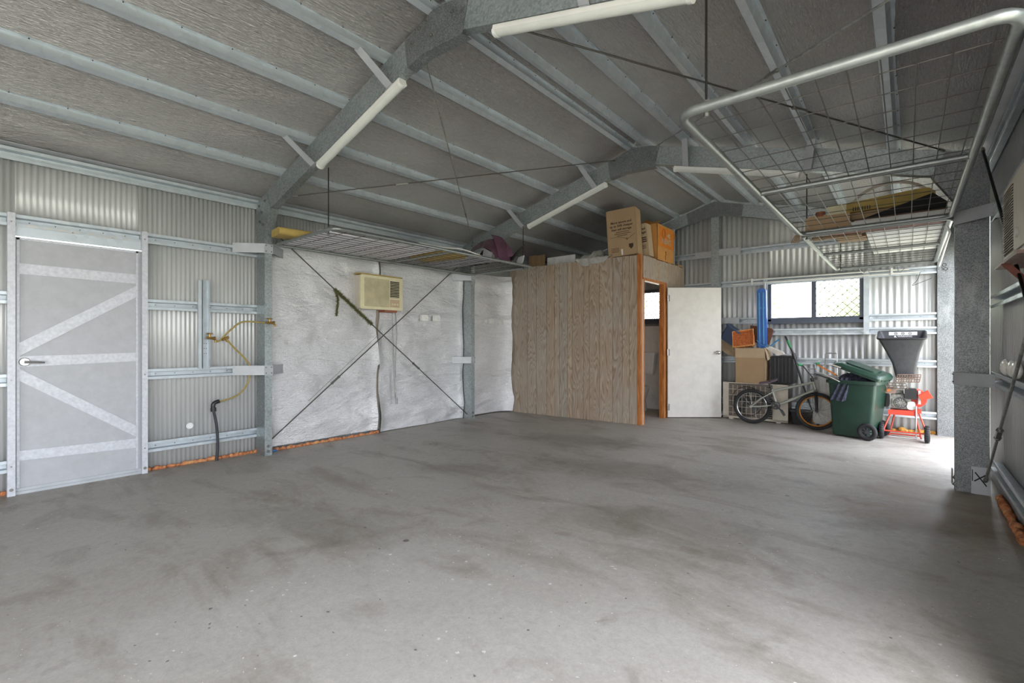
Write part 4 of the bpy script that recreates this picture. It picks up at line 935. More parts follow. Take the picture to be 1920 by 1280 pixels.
b = MB(); b.box(-3.05, 7.86, RT, -2.94, 8.08, RT+.03); tag(b.build('timber_offcut', 'raw_timber'), 'timber offcut on the cubicle roof by the back wall', 'timber')
b = MB(); b.box(-3.02, 7.80, RT, -2.985, 7.84, RT+.62); tag(b.build('metal_offcut', 'zinc'), 'upright metal strip behind the orange carton', 'offcut')
# ================================================================ lights and roof bracing
def batten(x, Y, sd, lab, L=1.26):
    """fluorescent batten under a rafter, centre at x"""
    zc = roofz(x)-.2137-.030; ax = Vector((1, 0, RM if x < RX else -RM)).normalized(); up = Vector((-ax.z, 0, ax.x))
    if up.z < 0: up = -up
    M = Matrix.Translation((x, Y+.037, zc)) @ Matrix((ax, Vector((0, 1, 0)) if True else None, up)).transposed().to_4x4()
    t = thing('batten_light', lab, 'light fitting', (x, Y+.037, zc), None, 'fluorescent battens under the rafters')
    b = MB(); b.rbox((0, 0, .010), (L, .066, .034), .006, M, axis=0); b.build('body', 'light_batten', t, smooth=40)
    b = MB(); P = [(.033*math.cos(a), -.004-.028*math.sin(a)) for a in [PI*k/10 for k in range(11)]]
    b.prism([M @ Vector((-L/2+.02, p, q)) for p, q in P], (M.to_3x3() @ Vector((1, 0, 0)))*(L-.04)); b.build('diffuser', 'batten_lens', t, smooth=40)
    for e in (-1, 1):
        b = MB(); P2 = [(p*1.12, q*1.12+.001) for p, q in P]; b.prism([M @ Vector((e*L/2-(.012 if e > 0 else -.012)-.012, p, q)) for p, q in P2], (M.to_3x3() @ Vector((1, 0, 0)))*.024); b.build('end_cap', 'light_batten', t, smooth=40)
batten(-3.50, PY[0], -1, 'long white light batten under the near rafter, left slope')
batten(-1.36, PY[0], 1, 'white light batten at the top of the picture under the near rafter, right slope')
batten(-3.47, PY[1], -1, 'white light batten under the middle rafter, left slope')
batten(-1.40, PY[1], 1, 'white light batten under the middle rafter, right slope, behind the hanging mesh')
RB = 'roof cross brace rods'
rod('roof_brace_rod', (-2.69, 2.25, 3.255), (-5.10, 5.20, 2.70), 'thin brace rod sloping down from the near apex to the far left eave', 'brace rod', .0065, 'rod', .72, RB)
rod('roof_brace_rod', (-4.75, 2.26, 2.66), (-2.72, 5.215, 3.39), 'thin brace rod crossing the left roof slope from near eave to far apex', 'brace rod', .0055, 'dark_rod', .30, RB)
rod('roof_brace_rod', (-1.86, 2.26, 3.13), (.23, 5.20, 2.745), 'dark brace rod running down the right roof slope to the right column', 'brace rod', .0065, 'dark_rod', .60, RB)
rod('roof_brace_rod', (.20, 2.26, 2.56), (-2.17, 5.21, 3.43), 'bright brace rod rising from the right edge to the middle apex', 'brace rod', .0065, 'rod', .36, RB)
# side bracing on the right wall
rod('brace_rod', (.45, 5.19, 2.70), (.45, 2.25, .55), 'dark brace rod sloping down across the right wall behind the air conditioner', 'brace rod', .0085, 'black_rod', None, 'cross brace rods on the right wall')
rod('brace_rod', (.46, 5.12, .13), (.44, 2.3, 1.93), 'brace rod with coupling rising from the foot of the right-hand column', 'brace rod', .0085, 'rod', .26, 'cross brace rods on the right wall')
# ================================================================ hanging racks on the right
ZR = 2.2
rack('mesh_rack', -.775, .27, 2.085, 5.13, ZR, 'large mesh rack hung near the camera under the right roof slope', cross=(3.55,), tube=.021)
rack('mesh_rack', -.76, .27, 5.19, 7.92, ZR, 'farther mesh rack hung near the back window, loaded with boards', cross=(6.50,), tube=.021)
hanger(-.665, 2.105, ZR, 2.79, 'black hanger rod of the right rack at its near corner')
hanger(-.735, 5.262, ZR, 2.79, 'black hanger rod where the two right racks meet')
hanger(-.70, 7.86, ZR, 2.84, 'black hanger rod of the far right rack near the back wall')
b = MB()
for k in range(6): b.tube([(-.80+.006*k, 5.10, ZR-.01), (-.82+.01*k, 5.08, ZR-.05-.01*(k % 3)), (-.83+.012*k, 5.06, ZR-.09)], .004, 5)
tag(b.build('tie_wire', 'raw_timber'), 'frayed tie hanging where the right racks join', 'tie')
# load on the far rack
b = MB(); z = ZR+.025
for k in range(12): b.rbox((-.02, 5.62+k*.118, z+.012), (.56, .112, .022), .006, axis=0)
b.box(-.30, 5.56, z-.004, .26, 6.98, z+.001); tag(b.build('louvre_shutter', 'white_plastic'), 'white slatted shutter panel lying on the far right rack', 'shutter')
t = thing('spare_batten', 'white light batten stored across the front of the far right rack', 'light fitting', (-.07, 5.32, z))
MB().rbox((-.06, 5.32, z+.030), (.68, .09, .055), .012, axis=0, rot=(0, 0, 0)).build('body', 'light_batten', t, smooth=40)
MB().rbox((-.06, 5.32, z+.060), (.62, .07, .012), .005, axis=0).build('diffuser', 'batten_lens', t, smooth=40)
b = MB(); b.box(-.58, 5.44, z, .26, 5.53, z+.11); tag(b.build('timber_beam', 'timber_red'), 'dark red timber beam lying across the far right rack', 'timber')
b = MB(); b.prism([(-.30, 5.44, z+.113), (.26, 5.44, z+.113), (.26, 5.44, z+.16), (.17, 5.44, z+.25)], (0, .06, 0)); tag(b.build('dark_board', 'void'), 'black triangular board beside the column on the far right rack', 'board')
b = MB(); P = [(-.60, z+.20), (-.60, z+.29), (.08, z+.335), (.15, z+.33), (.19, z+.29), (.19, z+.25), (.1, z+.22)]
t = thing('foam_board', 'yellow foam board with a white label on top of the right rack load', 'foam board', (-.2, 5.6, z))
MB().prism([(x, 5.56, q+.0) for x, q in P], (0, .10, 0)).build('foam', 'yellow_foam', t)
MB().prism([(-.605, 5.552, z+.195), (-.45, 5.552, z+.205), (-.45, 5.552, z+.30), (-.605, 5.552, z+.295)], (0, .004, 0)).build('label', 'cream_plastic', t)
b = MB().m('ink'); [b.box(-.40+.018*k, 5.553, z+.215, -.392+.018*k, 5.557, z+.25) for k in range(8)]; b.build('barcode', None, t)
MB().box(-.55, 5.57, z+.112, .0, 5.65, z+.20).build('packing', 'card', t)
b = MB(); b.tube([(-.13+.32*math.cos(a), 5.72, z+.20+.27*math.sin(a)) for a in [PI*k/24 for k in range(25)]], .014, 8); tag(b.build('bent_hoop', 'hoop', smooth=60), 'pale bent hoop standing on the right rack behind the yellow board', 'hoop')
b = MB(); b.box(-.745, 5.25, z, -.40, 5.42, z+.14); b.box(-.72, 5.27, z+.14, -.58, 5.40, z+.155); tag(b.build('flat_carton', 'card'), 'flattened brown carton at the left end of the far right rack', 'cardboard box')
b = MB(); b.cyl((-.63, 5.30, z+.145), (-.63, 5.30, z+.19), .04, 16); tag(b.build('round_tin', 'red_flap', smooth=40), 'small brown tin on the flattened carton', 'tin')
b = MB(); b.box(-.74, 5.6, z, -.34, 5.72, z+.018); b.box(-.55, 5.75, z, -.31, 6.0, z+.03); tag(b.build('timber_offcut', 'raw_timber'), 'light timber offcuts on the far right rack beside the shutter', 'timber')
b = MB(); b.tube([(-.30, 5.60, z+.26), (-.25, 5.60, z+.285), (-.2, 5.6, z+.27), (-.12, 5.6, z+.29)], .006, 6); b.tube([(-.16, 5.6, z+.285), (-.16, 5.6, z+.31)], .012, 6); tag(b.build('cable_plug', 'black_plastic'), 'black cable and plug on the yellow board', 'cable')
b = MB()
for p in ([(-.5, 7.9, 2.18), (-.46, 7.95, 2.12), (-.42, 8.0, 2.17), (-.38, 8.02, 2.10)], [(-.1, 7.9, 2.18), (-.08, 8.0, 2.10), (-.02, 8.02, 2.16)]): b.tube(smooth_path(p), .004, 5)
tag(b.build('tie_wire', 'rod'), 'loose grey ties between the far rack and the conduits', 'tie')
# yellow underside of the rack end: a pale rail and a wire end below the rack near the column
b = MB(); b.tube([(.275, 7.2, 2.05), (.28, 5.55, 2.14), (.262, 5.5, 2.19)], .009, 8); tag(b.build('rail', 'white_plastic', smooth=60), 'pale rail tied under the right racks near the column', 'rail')
# ================================================================ back wall clutter
t = thing('conduit', 'upper white electrical conduit along the back wall over the window', 'conduit', (-.8, 8.13, 2.16), None, 'conduits over the back window')
MB().tube([(-1.94, 8.135, 2.168), (-.6, 8.135, 2.158), (.02, 8.135, 2.150)], .011, 8).build('pipe', 'white_plastic', t, smooth=60)
t = thing('conduit', 'lower white electrical conduit along the back wall over the window', 'conduit', (-.8, 8.13, 2.11), None, 'conduits over the back window')
MB().tube([(-2.16, 8.135, 2.112), (-1.2, 8.135, 2.112), (.13, 8.135, 2.105)], .011, 8).build('pipe', 'white_plastic', t, smooth=60)
for x in (-1.87, -.16): b = MB(); b.box(x-.012, 8.108, 2.09, x+.012, 8.128, 2.18); b.build('clip', 'white_plastic', t)
MB().tube([(-1.69, 8.13, 2.11), (-1.69, 8.13, 1.40)], .009, 8).build('drop_pipe', 'white_plastic', t, smooth=60)

# outdoor condenser unit standing indoors
t = thing('condenser_unit', 'dusty beige air conditioner condenser with fan grille on the floor', 'condenser', (-1.78, 8.0, 0), (0, 0, rad(-1)))
w, d, h = .90, .26, .555
b = MB(); b.box(-w/2, -d/2+.01, .02, w/2, d/2, h); b.build('casing', 'grille_dark', t)
for x0, x1 in ((-w/2, -w/2+.085), (w/2-.20, w/2)): MB().box(x0, -d/2, .02, x1, -d/2+.012, h).build('corner_post', 'beige_metal', t)
MB().box(-w/2, -d/2-.003, h, w/2, d/2, h+.012).build('top_cover', 'beige_metal', t); MB().box(-w/2, -d/2, .015, w/2, -d/2+.014, .045).build('bottom_rail', 'beige_metal', t)
cx = -.10; b = MB()
for k in range(9): b.box(cx-.27+k*.065, -d/2-.004, .06, cx-.264+k*.065, -d/2, h-.03)
for k in range(5): b.box(-w/2+.085, -d/2-.006, .10+k*.09, w/2-.2, -d/2-.002, .106+k*.09)
g = b.build('fan_grille', 'beige_metal', t)
b = MB(); b.torus((cx, -d/2-.002, .29), .22, .006, n=32, m=5); b.torus((cx, -d/2-.002, .29), .06, .005, n=24, m=5); b.cyl((cx, -d/2+.012, .29), (cx, -d/2, .29), .05, 16)
for k in range(5):
    a = 2*PI*k/5; b.prism([(cx+.05*math.cos(a), -d/2+.004, .29+.05*math.sin(a)), (cx+.20*math.cos(a+.15), -d/2+.002, .29+.20*math.sin(a+.15)), (cx+.20*math.cos(a+.75), -d/2+.007, .29+.20*math.sin(a+.75)), (cx+.05*math.cos(a+.7), -d/2+.008, .29+.05*math.sin(a+.7))], (0, .002, 0))
b.build('fan', 'black_plastic', t)
v = MB().box(w/2-.27, -d/2-.001, .06, w/2-.21, -d/2+.011, h-.04).build('vent_strip', 'void', t)
for k in range(16): MB().box(w/2-.27, -d/2-.006, .07+k*.028, w/2-.21, -d/2, .078+k*.028).build('louvre', 'beige_metal', v)
for x in (-.33, .33): MB().box(x-.03, -d/2-.01, 0, x+.03, d/2, .02).build('foot', 'beige_metal', t)
b = MB(); b.tube(smooth_path([(-2.30, 8.0, .01), (-2.27, 8.0, .08), (-2.24, 8.03, .16), (-2.25, 8.06, .28)]), .012, 8); b.tube(smooth_path([(-2.32, 7.95, .01), (-2.29, 7.97, .03), (-2.25, 8.0, .04)]), .012, 8); tag(b.build('refrigerant_hose', 'white_plastic', smooth=60), 'pale hose end on the floor left of the condenser', 'hose')

# carton on the condenser with open front flap
t = carton('cardboard_box', 'open brown cardboard carton on the condenser unit', (-1.83, 7.955, .568), (0, 0, rad(-6)), .42, .20, .53, 'card', flaps=(('f', -86),))
f = None
MB().box(-.21, -.108, .385, .21, -.103, .53).build('front_flap', 'card_light', t)
b = MB(); b.prism([(.21, -.10, .53), (.21, .10, .53), (.26, .08, .40), (.245, -.08, .35)], (.004, 0, 0)); b.build('side_flap', 'card_light', t)
for c in list(t.children):
    if c.name.startswith('flap'): D.objects.remove(c)
# things in and around it
t = thing('plastic_tub', 'dark blue plastic tub tilted on its side behind the carton', 'tub', (-2.14, 8.0, 1.27), (0, rad(37), rad(0)))
b = MB(); b.add(*loft([(-.12, .12, -.08, .08, -.10, .03), (-.15, .15, -.10, .10, .13, .03)])); b.build('body', 'blue_tub', t, smooth=40)
b = MB(); b.add(*loft([(-.165, .165, -.115, .115, .12, .03), (-.165, .165, -.115, .115, .145, .03)])); b.build('rim', 'blue_tub', t, smooth=40)
b = MB(); b.prism([(-2.31, 7.92, 1.215), (-2.27, 7.92, 1.235), (-2.05, 7.92, 1.10), (-2.045, 7.92, .96), (-2.16, 7.92, .985), (-2.31, 7.92, 1.09)], (0, .16, 0)); tag(b.build('canvas_bag', 'fabric_tan'), 'tan canvas bag hanging left of the carton', 'bag')
# basket
t = thing('wicker_basket', 'orange-brown wicker basket tilted in the top of the carton', 'basket', (-1.93, 7.93, 1.22), (rad(68), rad(-8), rad(0)))
b = MB(); b.add(*loft([(-.13, .13, -.10, .10, -.06, .03), (-.145, .145, -.125, .125, .08, .03)])); b.build('body', 'wicker', t, smooth=40)
b = MB()
for k in range(9): x = -.12+k*.03; b.tube([(x*.9, -.104, -.055), (x, -.130, .08)], .006, 5); b.tube([(x*.9, .104, -.055), (x, .130, .08)], .006, 5); b.tube([(x*.9, -.10, -.066), (x*.9, .10, -.066)], .006, 5)
b.build('weave', 'wicker_light', t)
b = MB()
for q in (0, .012): b.tube([(-.148, -.128, .08+q), (.148, -.128, .08+q), (.148, .128, .08+q), (-.148, .128, .08+q)], .008, 6, closed=True)
b.build('rim', 'wicker_light', t)
# tall blue board
t = thing('ribbed_board', 'tall narrow blue plastic board standing upright by the window', 'board', (-1.70, 8.02, 1.10), (rad(3), 0, 0))
b = MB(); b.rbox((0, 0, .455), (.125, .05, .91), .055, axis=1, seg=8); b.build('panel', 'blue_board', t, smooth=50)
for x in (-.035, .02): MB().rbox((x, -.030, .45), (.022, .014, .78), .006, axis=2).build('rib', 'cyan_plastic', t, smooth=40)
MB().box(-.05, -.034, .60, .05, -.026, .62).build('cross_rib', 'cyan_plastic', t)
b = MB(); b.prism([(-1.89, 8.07, 1.20), (-1.88, 8.07, 1.45), (-1.76, 8.07, 1.435), (-1.59, 8.07, 1.40), (-1.56, 8.07, 1.37), (-1.62, 8.07, 1.15)], (0, .02, 0)); tag(b.build('brown_panel', 'brown_board'), 'dark brown panel behind the blue board', 'panel')
b = MB(); b.tube([(-1.60, 7.93, 1.10), (-1.50, 7.93, 1.20), (-1.45, 7.93, 1.235)], .010, 8); b.tube([(-1.60, 7.9, 1.12), (-1.70, 7.9, 1.15), (-1.76, 7.92, 1.22)], .007, 8); tag(b.build('blue_handle', 'cyan_plastic', smooth=60), 'blue plastic handle sticking out of the carton beside the blue board', 'handle')
b = MB(); b.prism([(-1.62, 7.86, 1.10), (-1.58, 7.86, 1.12), (-1.40, 7.86, 1.04), (-1.38, 7.86, 1.01), (-1.46, 7.86, .99)], (0, .06, .012)); tag(b.build('folded_paper', 'paper'), 'cream folded paper lying on the black case', 'paper')
# black case
t = thing('black_case', 'tall black ribbed travel case standing on the condenser next to the carton', 'suitcase', (-1.41, 7.99, .568), (0, 0, rad(-4)))
MB().rbox((0, 0, .215), (.30, .20, .41), .03, axis=1).build('shell', 'black_plastic', t, smooth=40)
for k in range(5): MB().rbox((-.09+k*.048, -.103, .215), (.014, .012, .36), .004, axis=2).build('rib', 'dark_grey_plastic', t, smooth=40)
b = MB(); b.tube([(-.05, 0, .42), (-.05, 0, .45), (.05, 0, .45), (.05, 0, .42)], .008, 8); b.build('handle', 'black_plastic', t, smooth=60)
b = MB(); b.ball((-1.36, 7.95, 1.0), (.11, .07, .025)); tag(b.build('cloth_bundle', 'clear_grey', smooth=60), 'shiny grey cloth bundle on top of the black case', 'cloth')
# pole with green grip
t = thing('golf_umbrella', 'black pole with a green grip leaning behind the bike', 'umbrella', (-1.02, 7.80, .23)); P = [Vector(p) for p in ((-1.362, 7.86, 1.275), (-1.25, 7.83, 1.00), (-1.145, 7.80, .62), (-1.02, 7.76, .23))]
MB().tube(P, [.014, .015, .014, .008], 10).build('shaft', 'black_plastic', t, smooth=60)
MB().cyl(P[0].lerp(P[1], .22), P[0].lerp(P[1], .60), .019, 10).build('grip', 'green_grip', t, smooth=60)
MB().cyl(P[1]+Vector((-.01, 0, .03)), P[1]+Vector((.01, 0, -.05)), .026, 10).build('collar', 'black_plastic', t, smooth=60)
# small black crate
t = thing('black_crate', 'small black plastic crate on the floor behind the bike', 'crate', (-1.18, 8.0, 0))
b = MB(); b.add(*loft([(-1.29, -1.07, 7.93, 8.07, 0, .01), (-1.31, -1.05, 7.91, 8.09, .20, .01)])); b.build('body', 'black_plastic', t)
b = MB(); b.add(*loft([(-1.32, -1.04, 7.90, 8.10, .185, .01), (-1.32, -1.04, 7.90, 8.10, .205, .01)])); b.build('rim', 'dark_grey_plastic', t)

# ---------------------------------------------------------------- BMX bike
bk = thing('bmx_bike', 'grey BMX bicycle with a purple saddle and orange front rim', 'bicycle', (-1.345, 7.60, 0), (0, 0, 0))
ox, oz = -1.345, 0
def q(x, z, y=0): return Vector((x-ox, y, z-oz))
R_ = .254
def wheel(c, rim, name, turn=0, par=None):
    w = D.objects.new(name, None); COL.objects.link(w); w.parent = par or bk; w.location = c; w.rotation_euler = (0, 0, rad(turn))
    MB().torus((0, 0, 0), R_-.024, .024, n=48, m=10).build('tyre', 'rubber', w, smooth=60)
    MB().torus((0, 0, 0), R_-.053, .010, n=48, m=8, sx=1.5).build('rim', rim, w, smooth=60)
    b = MB()
    for k in range(36):
        a = 2*PI*k/36; s = .026 if k % 2 else -.026; a2 = a+(.9 if k % 4 < 2 else -.9)
        b.tube([(.016*math.cos(a2), s, .016*math.sin(a2)), ((R_-.058)*math.cos(a), 0, (R_-.058)*math.sin(a))], .0011, 4)
    b.build('spokes', 'chrome', w)
    MB().cyl((0, -.05, 0), (0, .05, 0), .017, 14).build('hub', 'black_plastic', w, smooth=50)
    return w
fy = 0.0; rax, fax = q(-1.75, .254), q(-.945, .254)
wheel(rax, 'chrome', 'rear_wheel'); 
BB, ST, HT_, HB = q(-1.428, .296), q(-1.482, .493), q(-.99, .655), q(-.958, .545)
b = MB(); b.tube([BB, ST+(ST-BB).normalized()*.02], .015, 10); b.tube([ST, HT_+Vector((-.005, 0, -.015))], .0175, 10); b.tube([BB+Vector((.01, 0, 0)), HB], .021, 10); b.tube([HT_, HB], .021, 12); b.tube([BB-Vector((0, .035, 0)), BB+Vector((0, .035, 0))], .022, 12)
for s in (-1, 1):
    b.tube([BB+Vector((-.03, s*.022, 0)), rax+Vector((.10, s*.05, .005)), rax+Vector((0, s*.055, 0))], .010, 8); b.tube([ST+Vector((0, s*.015, -.02)), rax+Vector((.12, s*.048, .12)), rax+Vector((0, s*.055, 0))], .009, 8); b.cyl(rax+Vector((0, s*.05, 0)), rax+Vector((0, s*.062, 0)), .02, 10)
b.build('frame', 'bike_grey', bk, smooth=50)
MB().tube([ST, q(-1.525, .60)], .013, 10).build('seat_post', 'black_plastic', bk, smooth=60)
b = MB()
def sad(u, v):
    x = -.115+.23*u; w = .075*(1-u)**.7+.022; a = (v-.5)*2; return Vector((-1.525-ox, 0, .625)) + Matrix.Rotation(rad(-20), 3, 'Y') @ Vector((x, a*w, .022*(1-a*a)-.012*u+.012*(u-.5)**2*4))
b.grid(sad, 14, 8, thick=(0, 0, -.016)); b.build('saddle', 'saddle', bk, smooth=60)
# crankset and chain
b = MB(); c = BB+Vector((0, -.055, 0)); b.torus(c, .048, .008, n=28, m=6); b.cyl(c+Vector((0, -.012, 0)), c+Vector((0, .02, 0)), .022, 14)
for k in range(5): a = 2*PI*k/5; b.bar(c, c+Vector((.045*math.cos(a), 0, .045*math.sin(a))), .012, .005, up=(0, 1, 0))
b.build('chainring', 'dark_grey_plastic', bk, smooth=40)
b = MB(); b.bar(c+Vector((0, -.02, 0)), c+Vector((.10, -.02, -.085)), .02, .012, up=(0, 1, 0)); b.build('crank', 'black_plastic', bk); b = MB(); b.bar(BB+Vector((0, .06, 0)), BB+Vector((-.10, .07, .085)), .02, .012, up=(0, 1, 0)); b.build('crank', 'black_plastic', bk)
for cc, yy in ((c+Vector((.10, -.075, -.085)), 1), (BB+Vector((-.10, .12, .085)), 1)): MB().cbox(tuple(cc), (.085, .085, .018), rot=(0, rad(60), 0)).build('pedal', 'dark_grey_plastic', bk)
b = MB(); b.tube([c+Vector((0, .005, .048)), rax+Vector((0, -.045, .022)), rax+Vector((-.02, -.045, 0)), rax+Vector((0, -.045, -.022)), c+Vector((0, .005, -.048))], .004, 5); b.build('chain', 'black_plastic', bk)
# front assembly slightly turned
fk = D.objects.new('fork', None); COL.objects.link(fk); fk.parent = bk; fk.location = HB
b = MB()
ax0 = fax-HB
for s in (-1, 1): b.tube([Vector((0, s*.02, -.01)), Vector((.008, s*.05, -.03)), ax0+Vector((0, s*.055, 0))], [.016, .018, .012], 10)
b.cyl((0, -.055, -.018), (0, .055, -.018), .019, 10); b.build('blades', 'black_plastic', fk, smooth=50)
wheel(fax, 'orange_rim', 'front_wheel', 10)
b = MB(); top = HT_+(HT_-HB).normalized()*.02; b.cyl(HT_, top+Vector((-.01, 0, .03)), .020, 10); b.bar(top+Vector((-.01, 0, .02)), top+Vector((.055, 0, .03)), .05, .04); b.build('stem', 'black_plastic', bk, smooth=40)
cl_ = top+Vector((.03, 0, .035)); b = MB()
P = [(-.34, .27, .02), (-.20, .24, .01), (-.06, .05, 0), (.06, .05, 0), (.20, .24, .01), (.34, .27, .02)]
Mb = Matrix.Translation(cl_) @ Matrix.Rotation(rad(-14), 4, 'Z') @ Matrix.Rotation(rad(-18), 4, 'Y')
bars = [Mb @ Vector((-.02*(abs(y) > .1), y, z)) for y, z, _ in ((-.33, .20, 0), (-.19, .19, 0), (-.06, 0, 0), (.06, 0, 0), (.19, .19, 0), (.33, .20, 0))]
b.tube(bars, .011, 10); b.tube([Mb @ Vector((-.012, -.15, .13)), Mb @ Vector((-.012, .15, .13))], .008, 8); b.build('handlebar', 'chrome', bk, smooth=60)
for a, c_ in ((bars[0], bars[1]), (bars[5], bars[4])): MB().cyl(a, a.lerp(c_, .85), .016, 10).build('grip', 'green_grip', bk, smooth=60)

# silver suitcase with raised handle behind the bin
t = thing('suitcase', 'silver ribbed suitcase with raised telescopic handle behind the green bin', 'suitcase', (-.83, 7.93, .0), (0, 0, rad(-6)))
MB().rbox((0, 0, .385), (.36, .22, .67), .05, axis=1, seg=5).build('shell', 'silver_case', t, smooth=40)
for k in range(7): MB().rbox((-.13+k*.043, -.112, .385), (.016, .01, .58), .004, axis=2).build('rib', 'silver_case', t, smooth=40)
MB().tube([(-.07, .06, .70), (-.07, .06, 1.02), (-.055, .06, 1.035), (.055, .06, 1.035), (.07, .06, 1.02), (.07, .06, .70)], .009, 8).build('telescopic_handle', 'chrome', t, smooth=60)
for x in (-.13, .13): MB().cyl((x-.012, -.06, .025), (x+.012, -.06, .025), .025, 12).build('caster', 'rubber', t, smooth=50)

# ---------------------------------------------------------------- wheelie bin
bn = thing('wheelie_bin', 'dark green wheelie bin, overfull with its lid half open', 'wheelie bin', (-.478, 7.43, 0), (0, 0, rad(-14)))
b = MB(); sec = [(-.225, .17, -.19, .19, .02, .03), (-.235, .20, -.205, .205, .20, .035), (-.262, .245, -.225, .225, .665, .04), (-.265, .25, -.23, .23, .668, .04), (-.268, .25, -.232, .232, .70, .04)]
vs, fs = loft(sec); b.add(vs, fs[:-1]); inner = [(a+.008, c-.008, e+.008, g-.008, z, r) for a, c, e, g, z, r in sec[::-1]]; vi, fi = loft(inner); b.add(vi, fi[:-2]+[fi[-1]]); b.build('body', 'bin_green', bn, smooth=40)
b = MB(); b.add(*(lambda v, f: (v, f[:-2]))(*loft([(-.285, .27, -.245, .245, .675, .04), (-.285, .27, -.245, .245, .715, .04), (-.27, .255, -.232, .232, .717, .04), (-.262, .247, -.225, .225, .68, .04)]))); b.build('rim', 'bin_green', bn, smooth=40)
for s in (-1, 1):
    w = D.objects.new('wheel', None); COL.objects.link(w); w.parent = bn; w.location = (.165, s*.235, .105)
    MB().torus((0, 0, 0), .080, .026, n=32, m=10, sx=.9).build('tyre', 'rubber', w, smooth=60)
    b = MB(); b.cyl((0, s*-.012, 0), (0, s*.012, 0), .022, 14); b.torus((0, 0, 0), .056, .006, n=28, m=6, sx=2)
    for k in range(8): a = 2*PI*k/8; b.bar((0, 0, 0), (.056*math.cos(a), 0, .056*math.sin(a)), .014, .008, up=(0, 1, 0))
    b.build('hub', 'dark_grey_plastic', w, smooth=40)
MB().cyl((.165, -.235, .105), (.165, .235, .105), .010, 10).build('axle', 'black_plastic', bn, smooth=60)
b = MB(); b.cyl((.285, -.19, .735), (.285, .19, .735), .014, 10)
for s in (-.19, 0, .19): b.cyl((.25, s, .70), (.287, s, .735), .012, 8)
b.build('handle', 'bin_green', bn, smooth=50)
# lid
ld = D.objects.new('lid', None); COL.objects.link(ld); ld.parent = bn; ld.location = (.275, 0, .745); ld.rotation_euler = (rad(2), rad(20), 0)
b = MB(); b.add(*loft([(-.51, .02, -.25, .25, -.02, .04), (-.51, .02, -.25, .25, .012, .04), (-.48, -.0, -.22, .22, .045, .05)])); b.build('lid_shell', 'bin_green', ld, smooth=40)
MB().rbox((-.25, 0, .052), (.34, .26, .02), .05, axis=2).build('lid_panel', 'bin_green', ld, smooth=40)
MB().rbox((-.525, 0, .0), (.05, .16, .02), .008, axis=1).build('lid_grip', 'bin_green', ld, smooth=40)
MB().box(-.508, -.252, -.012, -.40, -.2505, .006).build('sticker', 'paper', ld)
b = MB(); b.tube([(.04+.10*math.cos(a), -.2215, .53+.05*math.sin(a)) for a in [rad(200+k*16) for k in range(12)]], .0022, 5); b.build('scuff', 'bin_green', bn); D.objects.remove(b and D.objects[[o.name for o in bn.children if o.name.startswith('scuff')][0]])
# rubbish in the bin
t = thing('dark_rag', 'crumpled dark blue patterned rag spilling over the front of the bin', 'rag', (-.543, 7.23, .68), (0, 0, rad(-14)))
def rg(u, v):
    w = .10*(1+.4*v)+.02; s = v*.34; f = .012*math.sin(u*16+v*5)
    return (-.04+w*(u-.5)-.09*v, (.07-s*.9 if s < .09 else -.02)+f, .075-(.04*v) if s < .09 else .085-(s-.03)+.01*math.sin(u*7))
b = MB(); b.grid(rg, 14, 18, thick=(0, .004, .002)); b.build('cloth', 'dark_cloth', t, smooth=70)
b = MB(); r0 = random.Random(12); pile = []
t = thing('rubbish_bag', 'heap of dark crumpled rubbish under the bin lid', 'rubbish', (-.493, 7.42, .68), (0, 0, rad(-14)))
def heap(u, v): a = 2*PI*u; r = v; k = 1+.12*math.sin(5*a+7*v)+.08*math.sin(11*a-3*v); return (.235*r*k*math.cos(a), .21*r*k*math.sin(a), .02+.085*(1-r*r)*(1+.35*math.sin(a*3+r*9))+.012*math.sin(a*13)*r)
b.grid(heap, 44, 14); b.build('heap', 'dark_cloth', t, smooth=70)
t = thing('timber_frame_toy', 'orange timber frame poking out of the bin on the left', 'timber frame', (-.79, 7.29, .83), (rad(-12), rad(30), rad(-12)))
for c_, s_ in (((0, -.07, 0), (.22, .018, .018)), ((0, .07, 0), (.22, .018, .018)), ((-.10, 0, 0), (.018, .14, .018)), ((.10, 0, 0), (.018, .14, .018))): MB().cbox(c_, s_).build('rail', 'orange_frame', t)
t = thing('flat_offcuts', 'dark flat offcuts sticking out over the left rim of the bin', 'offcuts', (-.79, 7.31, .745), (rad(4), rad(12), rad(-10)))
for i, (c_, s_, z) in enumerate((((-.02, -.05, 0), (.36, .03, .008), 8), ((.03, .02, .012), (.34, .06, .008), -6), ((.0, -.01, -.012), (.30, .05, .012), 0), ((.05, -.08, .02), (.26, .018, .006), -22))): MB().cbox(c_, s_, rot=(0, rad(i*3), rad(z))).build('strip', ('dark_grey_plastic', 'clear_grey', 'black_plastic', 'paper')[i], t)

# ---------------------------------------------------------------- garden mulcher
mu = thing('garden_mulcher', 'petrol garden mulcher with black hopper, engine and red chute', 'mulcher', (-.025, 7.69, 0), (0, 0, 0))
def ring(x0, x1, y0, y1, z0, z1, r=.03):
    out = []
    for cx, cy, a in ((x1-r, y1-r, 0), (x0+r, y1-r, 90), (x0+r, y0+r, 180), (x1-r, y0+r, 270)):
        for k in range(4):
            q_ = rad(a+k*30); x = cx+r*math.cos(q_); y = cy+r*math.sin(q_); out.append((x, y, z0+(z1-z0)*(y-y0)/(y1-y0)))
    return out
secs = [ring(-.085, .10, -.08, .10, .745, .745), ring(-.125, .120, -.10, .12, .93, .94), ring(-.185, .145, -.12, .15, 1.07, 1.10), ring(-.255, .190, -.17, .19, 1.22, 1.31), ring(-.265, .20, -.18, .20, 1.235, 1.335)]
m = 16; vs = [p for s in secs for p in s]; fs = [(i*m+k, i*m+(k+1) % m, (i+1)*m+(k+1) % m, (i+1)*m+k) for i in range(4) for k in range(m)]
